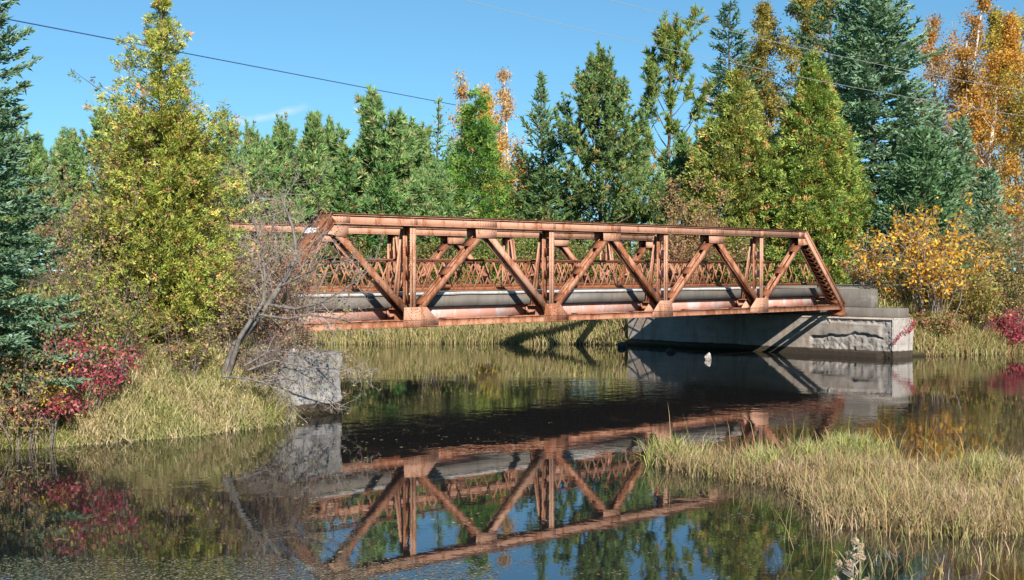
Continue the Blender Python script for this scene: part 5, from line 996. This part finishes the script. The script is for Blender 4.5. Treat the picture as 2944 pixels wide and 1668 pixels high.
q = np.r_[scatter(rng, 260, marsh), scatter(rng, 40, [onz(2000, 1240), onz(2570, 1330), onz(2570, 1400), onz(1960, 1400), onz(1930, 1260)])]
blades('tall_reeds', 'scattered tall bent reed stalks along the marsh grass', 'grass', np.c_[q, np.full(len(q), -0.03)], rng.uniform(0.5, 1.0, len(q)), rng, ([(0.30, 0.21, 0.10), (0.24, 0.19, 0.075), (0.19, 0.19, 0.06)], [3, 3, 2]), 0.0065, 0.16, 0.35)
q = scatter(rng, 260, [onz(2060, 1335), onz(2600, 1350), onz(2600, 1470), onz(2150, 1470)]); blades('sparse_marsh_grass', 'thin dead stems poking out of the water below the marsh grass', 'grass', np.c_[q, np.full(len(q), -0.03)], rng.uniform(0.08, 0.32, len(q)), rng, MARSH, 0.007, 0.3, 0.3)

# floating leaves and scum on the water
rng = R(705)
def floats(name, label, pts, size, pal, z=0.004):
    n = len(pts); a = rng.uniform(0, 6.283, n); D = np.c_[np.cos(a), np.sin(a), np.zeros(n)]; sd = np.c_[-D[:, 1], D[:, 0], rng.uniform(-0.12, 0.12, n)]; s_ = size * rng.uniform(0.4, 1.3, n)
    V, f = diamonds(np.c_[pts, np.full(n, z)], D, s_, s_ * 0.6, sd); tag(link_obj(name, np_mesh(name, V, [f], 'leaves', rep4(shade(rng, n, *pal)))), label, 'leaves', kind='stuff')
def img(n, x0, x1, y0, y1, nc=None):
    nc = nc or max(3, n // 12); cx_ = rng.uniform(x0, x1, nc); cy_ = rng.uniform(y0, y1, nc); k = rng.choice(nc, n, p=rng.dirichlet(np.full(nc, 0.6)))
    return np.array([onz(a, max(850, b_)) for a, b_ in zip(cx_[k] + rng.normal(size=n) * 26, cy_[k] + rng.normal(size=n) * 5)])
LF = ([(0.28, 0.20, 0.11), (0.23, 0.14, 0.075), (0.34, 0.28, 0.19)], [3, 3, 1.5])
floats('floating_leaves', 'fallen tan leaves floating near the near bank and crimson bushes', np.r_[img(90, 20, 230, 1132, 1200), img(60, 150, 730, 1100, 1150), img(40, 0, 900, 1150, 1400, 30)], 0.075, LF)
floats('floating_leaves', 'few scattered pale leaves drifting on open water past the bridge reflection', np.r_[img(40, 880, 1600, 1060, 1180, 25), img(45, 860, 2100, 1200, 1450, 35), img(20, 1500, 2300, 880, 1000, 15)], 0.06, LF)
n = 5200; xx = rng.uniform(-40, 1250, n); yy = 1395 + rng.uniform(0, 1, n) ** 0.7 * 75 + np.maximum(0, xx - 500) * 0.012
floats('pond_scum', 'drab film of plant bits floating at the near water edge', np.array([onz(a, b_) for a, b_ in zip(xx, yy)]), 0.036, ([(0.17, 0.16, 0.11), (0.11, 0.105, 0.075), (0.24, 0.20, 0.14)], [4, 4, 1]))
n = 900; floats('pond_scum', 'thin broken streaks of plant bits on the dark open water', np.r_[img(n, 700, 2000, 1290, 1456), img(300, 900, 1500, 1080, 1200)], 0.03, ([(0.2, 0.19, 0.14), (0.14, 0.12, 0.09)], [3, 3]))

# seed head on the near bank
sx_, sy_ = at(2152, 8.2); sz_ = gz(sx_, sy_); top = ztop(1362, 8.2)
sh = thing('seed_head_plant', 'dried plant with fluffy white seed heads in the foreground', 'plant', (sx_, sy_, sz_)); rng = R(801); Hs = top - sz_
stem = np.c_[np.cumsum(np.r_[0, rng.normal(size=9) * 0.006]), np.cumsum(np.r_[0, rng.normal(size=9) * 0.006]), np.linspace(0, Hs, 10)]
A = []; B = []; tips = []
for i in range(26):
    t_ = rng.uniform(0.62, 0.99); p0 = np.array([np.interp(t_ * Hs, stem[:, 2], stem[:, 0]), np.interp(t_ * Hs, stem[:, 2], stem[:, 1]), t_ * Hs]); az = rng.uniform(0, 6.28); l = 0.03 + 0.14 * (1 - t_) / 0.38
    p1 = p0 + np.array([math.cos(az) * l, math.sin(az) * l, l * 0.55]); A.append(p0); B.append(p1); tips.append(p1)
wv = merge([path_segs(stem, 0.006, 0.003, 6), segs(A, B, 0.0022, 0.0015, 4)]); link_obj('stem', np_mesh('stem', wv[0], [wv[1]], 'pale_twig'), sh)
tips = np.array(tips + [stem[-1]]); n = len(tips); m = 110
for i in range(n):
    rr = 0.018 * rng.uniform(0.7, 1.3); D = rnd_dir(rng, m); c = tips[i]; V, f = diamonds(np.tile(c, (m, 1)) + D * rr * 0.2, D, rr * rng.uniform(0.7, 1.2, m), rr * 0.28, unit(np.cross(D, rnd_dir(rng, m))))
    link_obj('seed_fluff', np_mesh('seed_fluff', V, [f], 'leaves', rep4(shade(rng, m, [(0.42, 0.36, 0.29), (0.3, 0.22, 0.15)], [3, 1.5]))), sh)
n = 60; zz = rng.uniform(0.3, 0.85, n) * Hs; D = unit(rng.normal(size=(n, 3)) * [1, 1, 0.5] + [0, 0, 0.4]); V, f = diamonds(np.c_[np.interp(zz, stem[:, 2], stem[:, 0]), np.interp(zz, stem[:, 2], stem[:, 1]), zz], D, 0.06, 0.012, unit(np.cross(D, rnd_dir(rng, n))))
link_obj('foliage', np_mesh('foliage', V, [f], 'leaves', rep4(shade(rng, n, [(0.34, 0.32, 0.10), (0.28, 0.2, 0.08)], [2, 1]))), sh)

# ------------------------------------------------------------------ wires
def wire(label, pts, sag, r, mat):
    (a, b) = pts; a = np.asarray(a); b = np.asarray(b); t_ = np.linspace(0, 1, 41)[:, None]; p = a + (b - a) * t_; p[:, 2] -= (4 * sag * t_ * (1 - t_))[:, 0]
    V, f = segs(p[:-1], p[1:], r, r, 6); return tag(link_obj('overhead_wire', np_mesh('overhead_wire', V, [f], mat, smooth=True)), label, 'wire', 'overhead wires')
wire('dark blue-looking overhead wire crossing the open sky behind the yellowing cedar', (pt(-60, 33, 48), pt(1250, 284, 100)), 0.0, 0.026, 'wire')
wire('thin pale overhead wire, the upper of two crossing the cedar and blue spruce tops', (pt(1480, -14, 49), pt(2650, 240, 56)), 0.3, 0.009, 'aluminium_wire')
wire('thin pale overhead wire, the lower of two crossing the cedar and blue spruce tops', (pt(1120, -12, 47), pt(2650, 303, 55)), 0.35, 0.009, 'aluminium_wire')
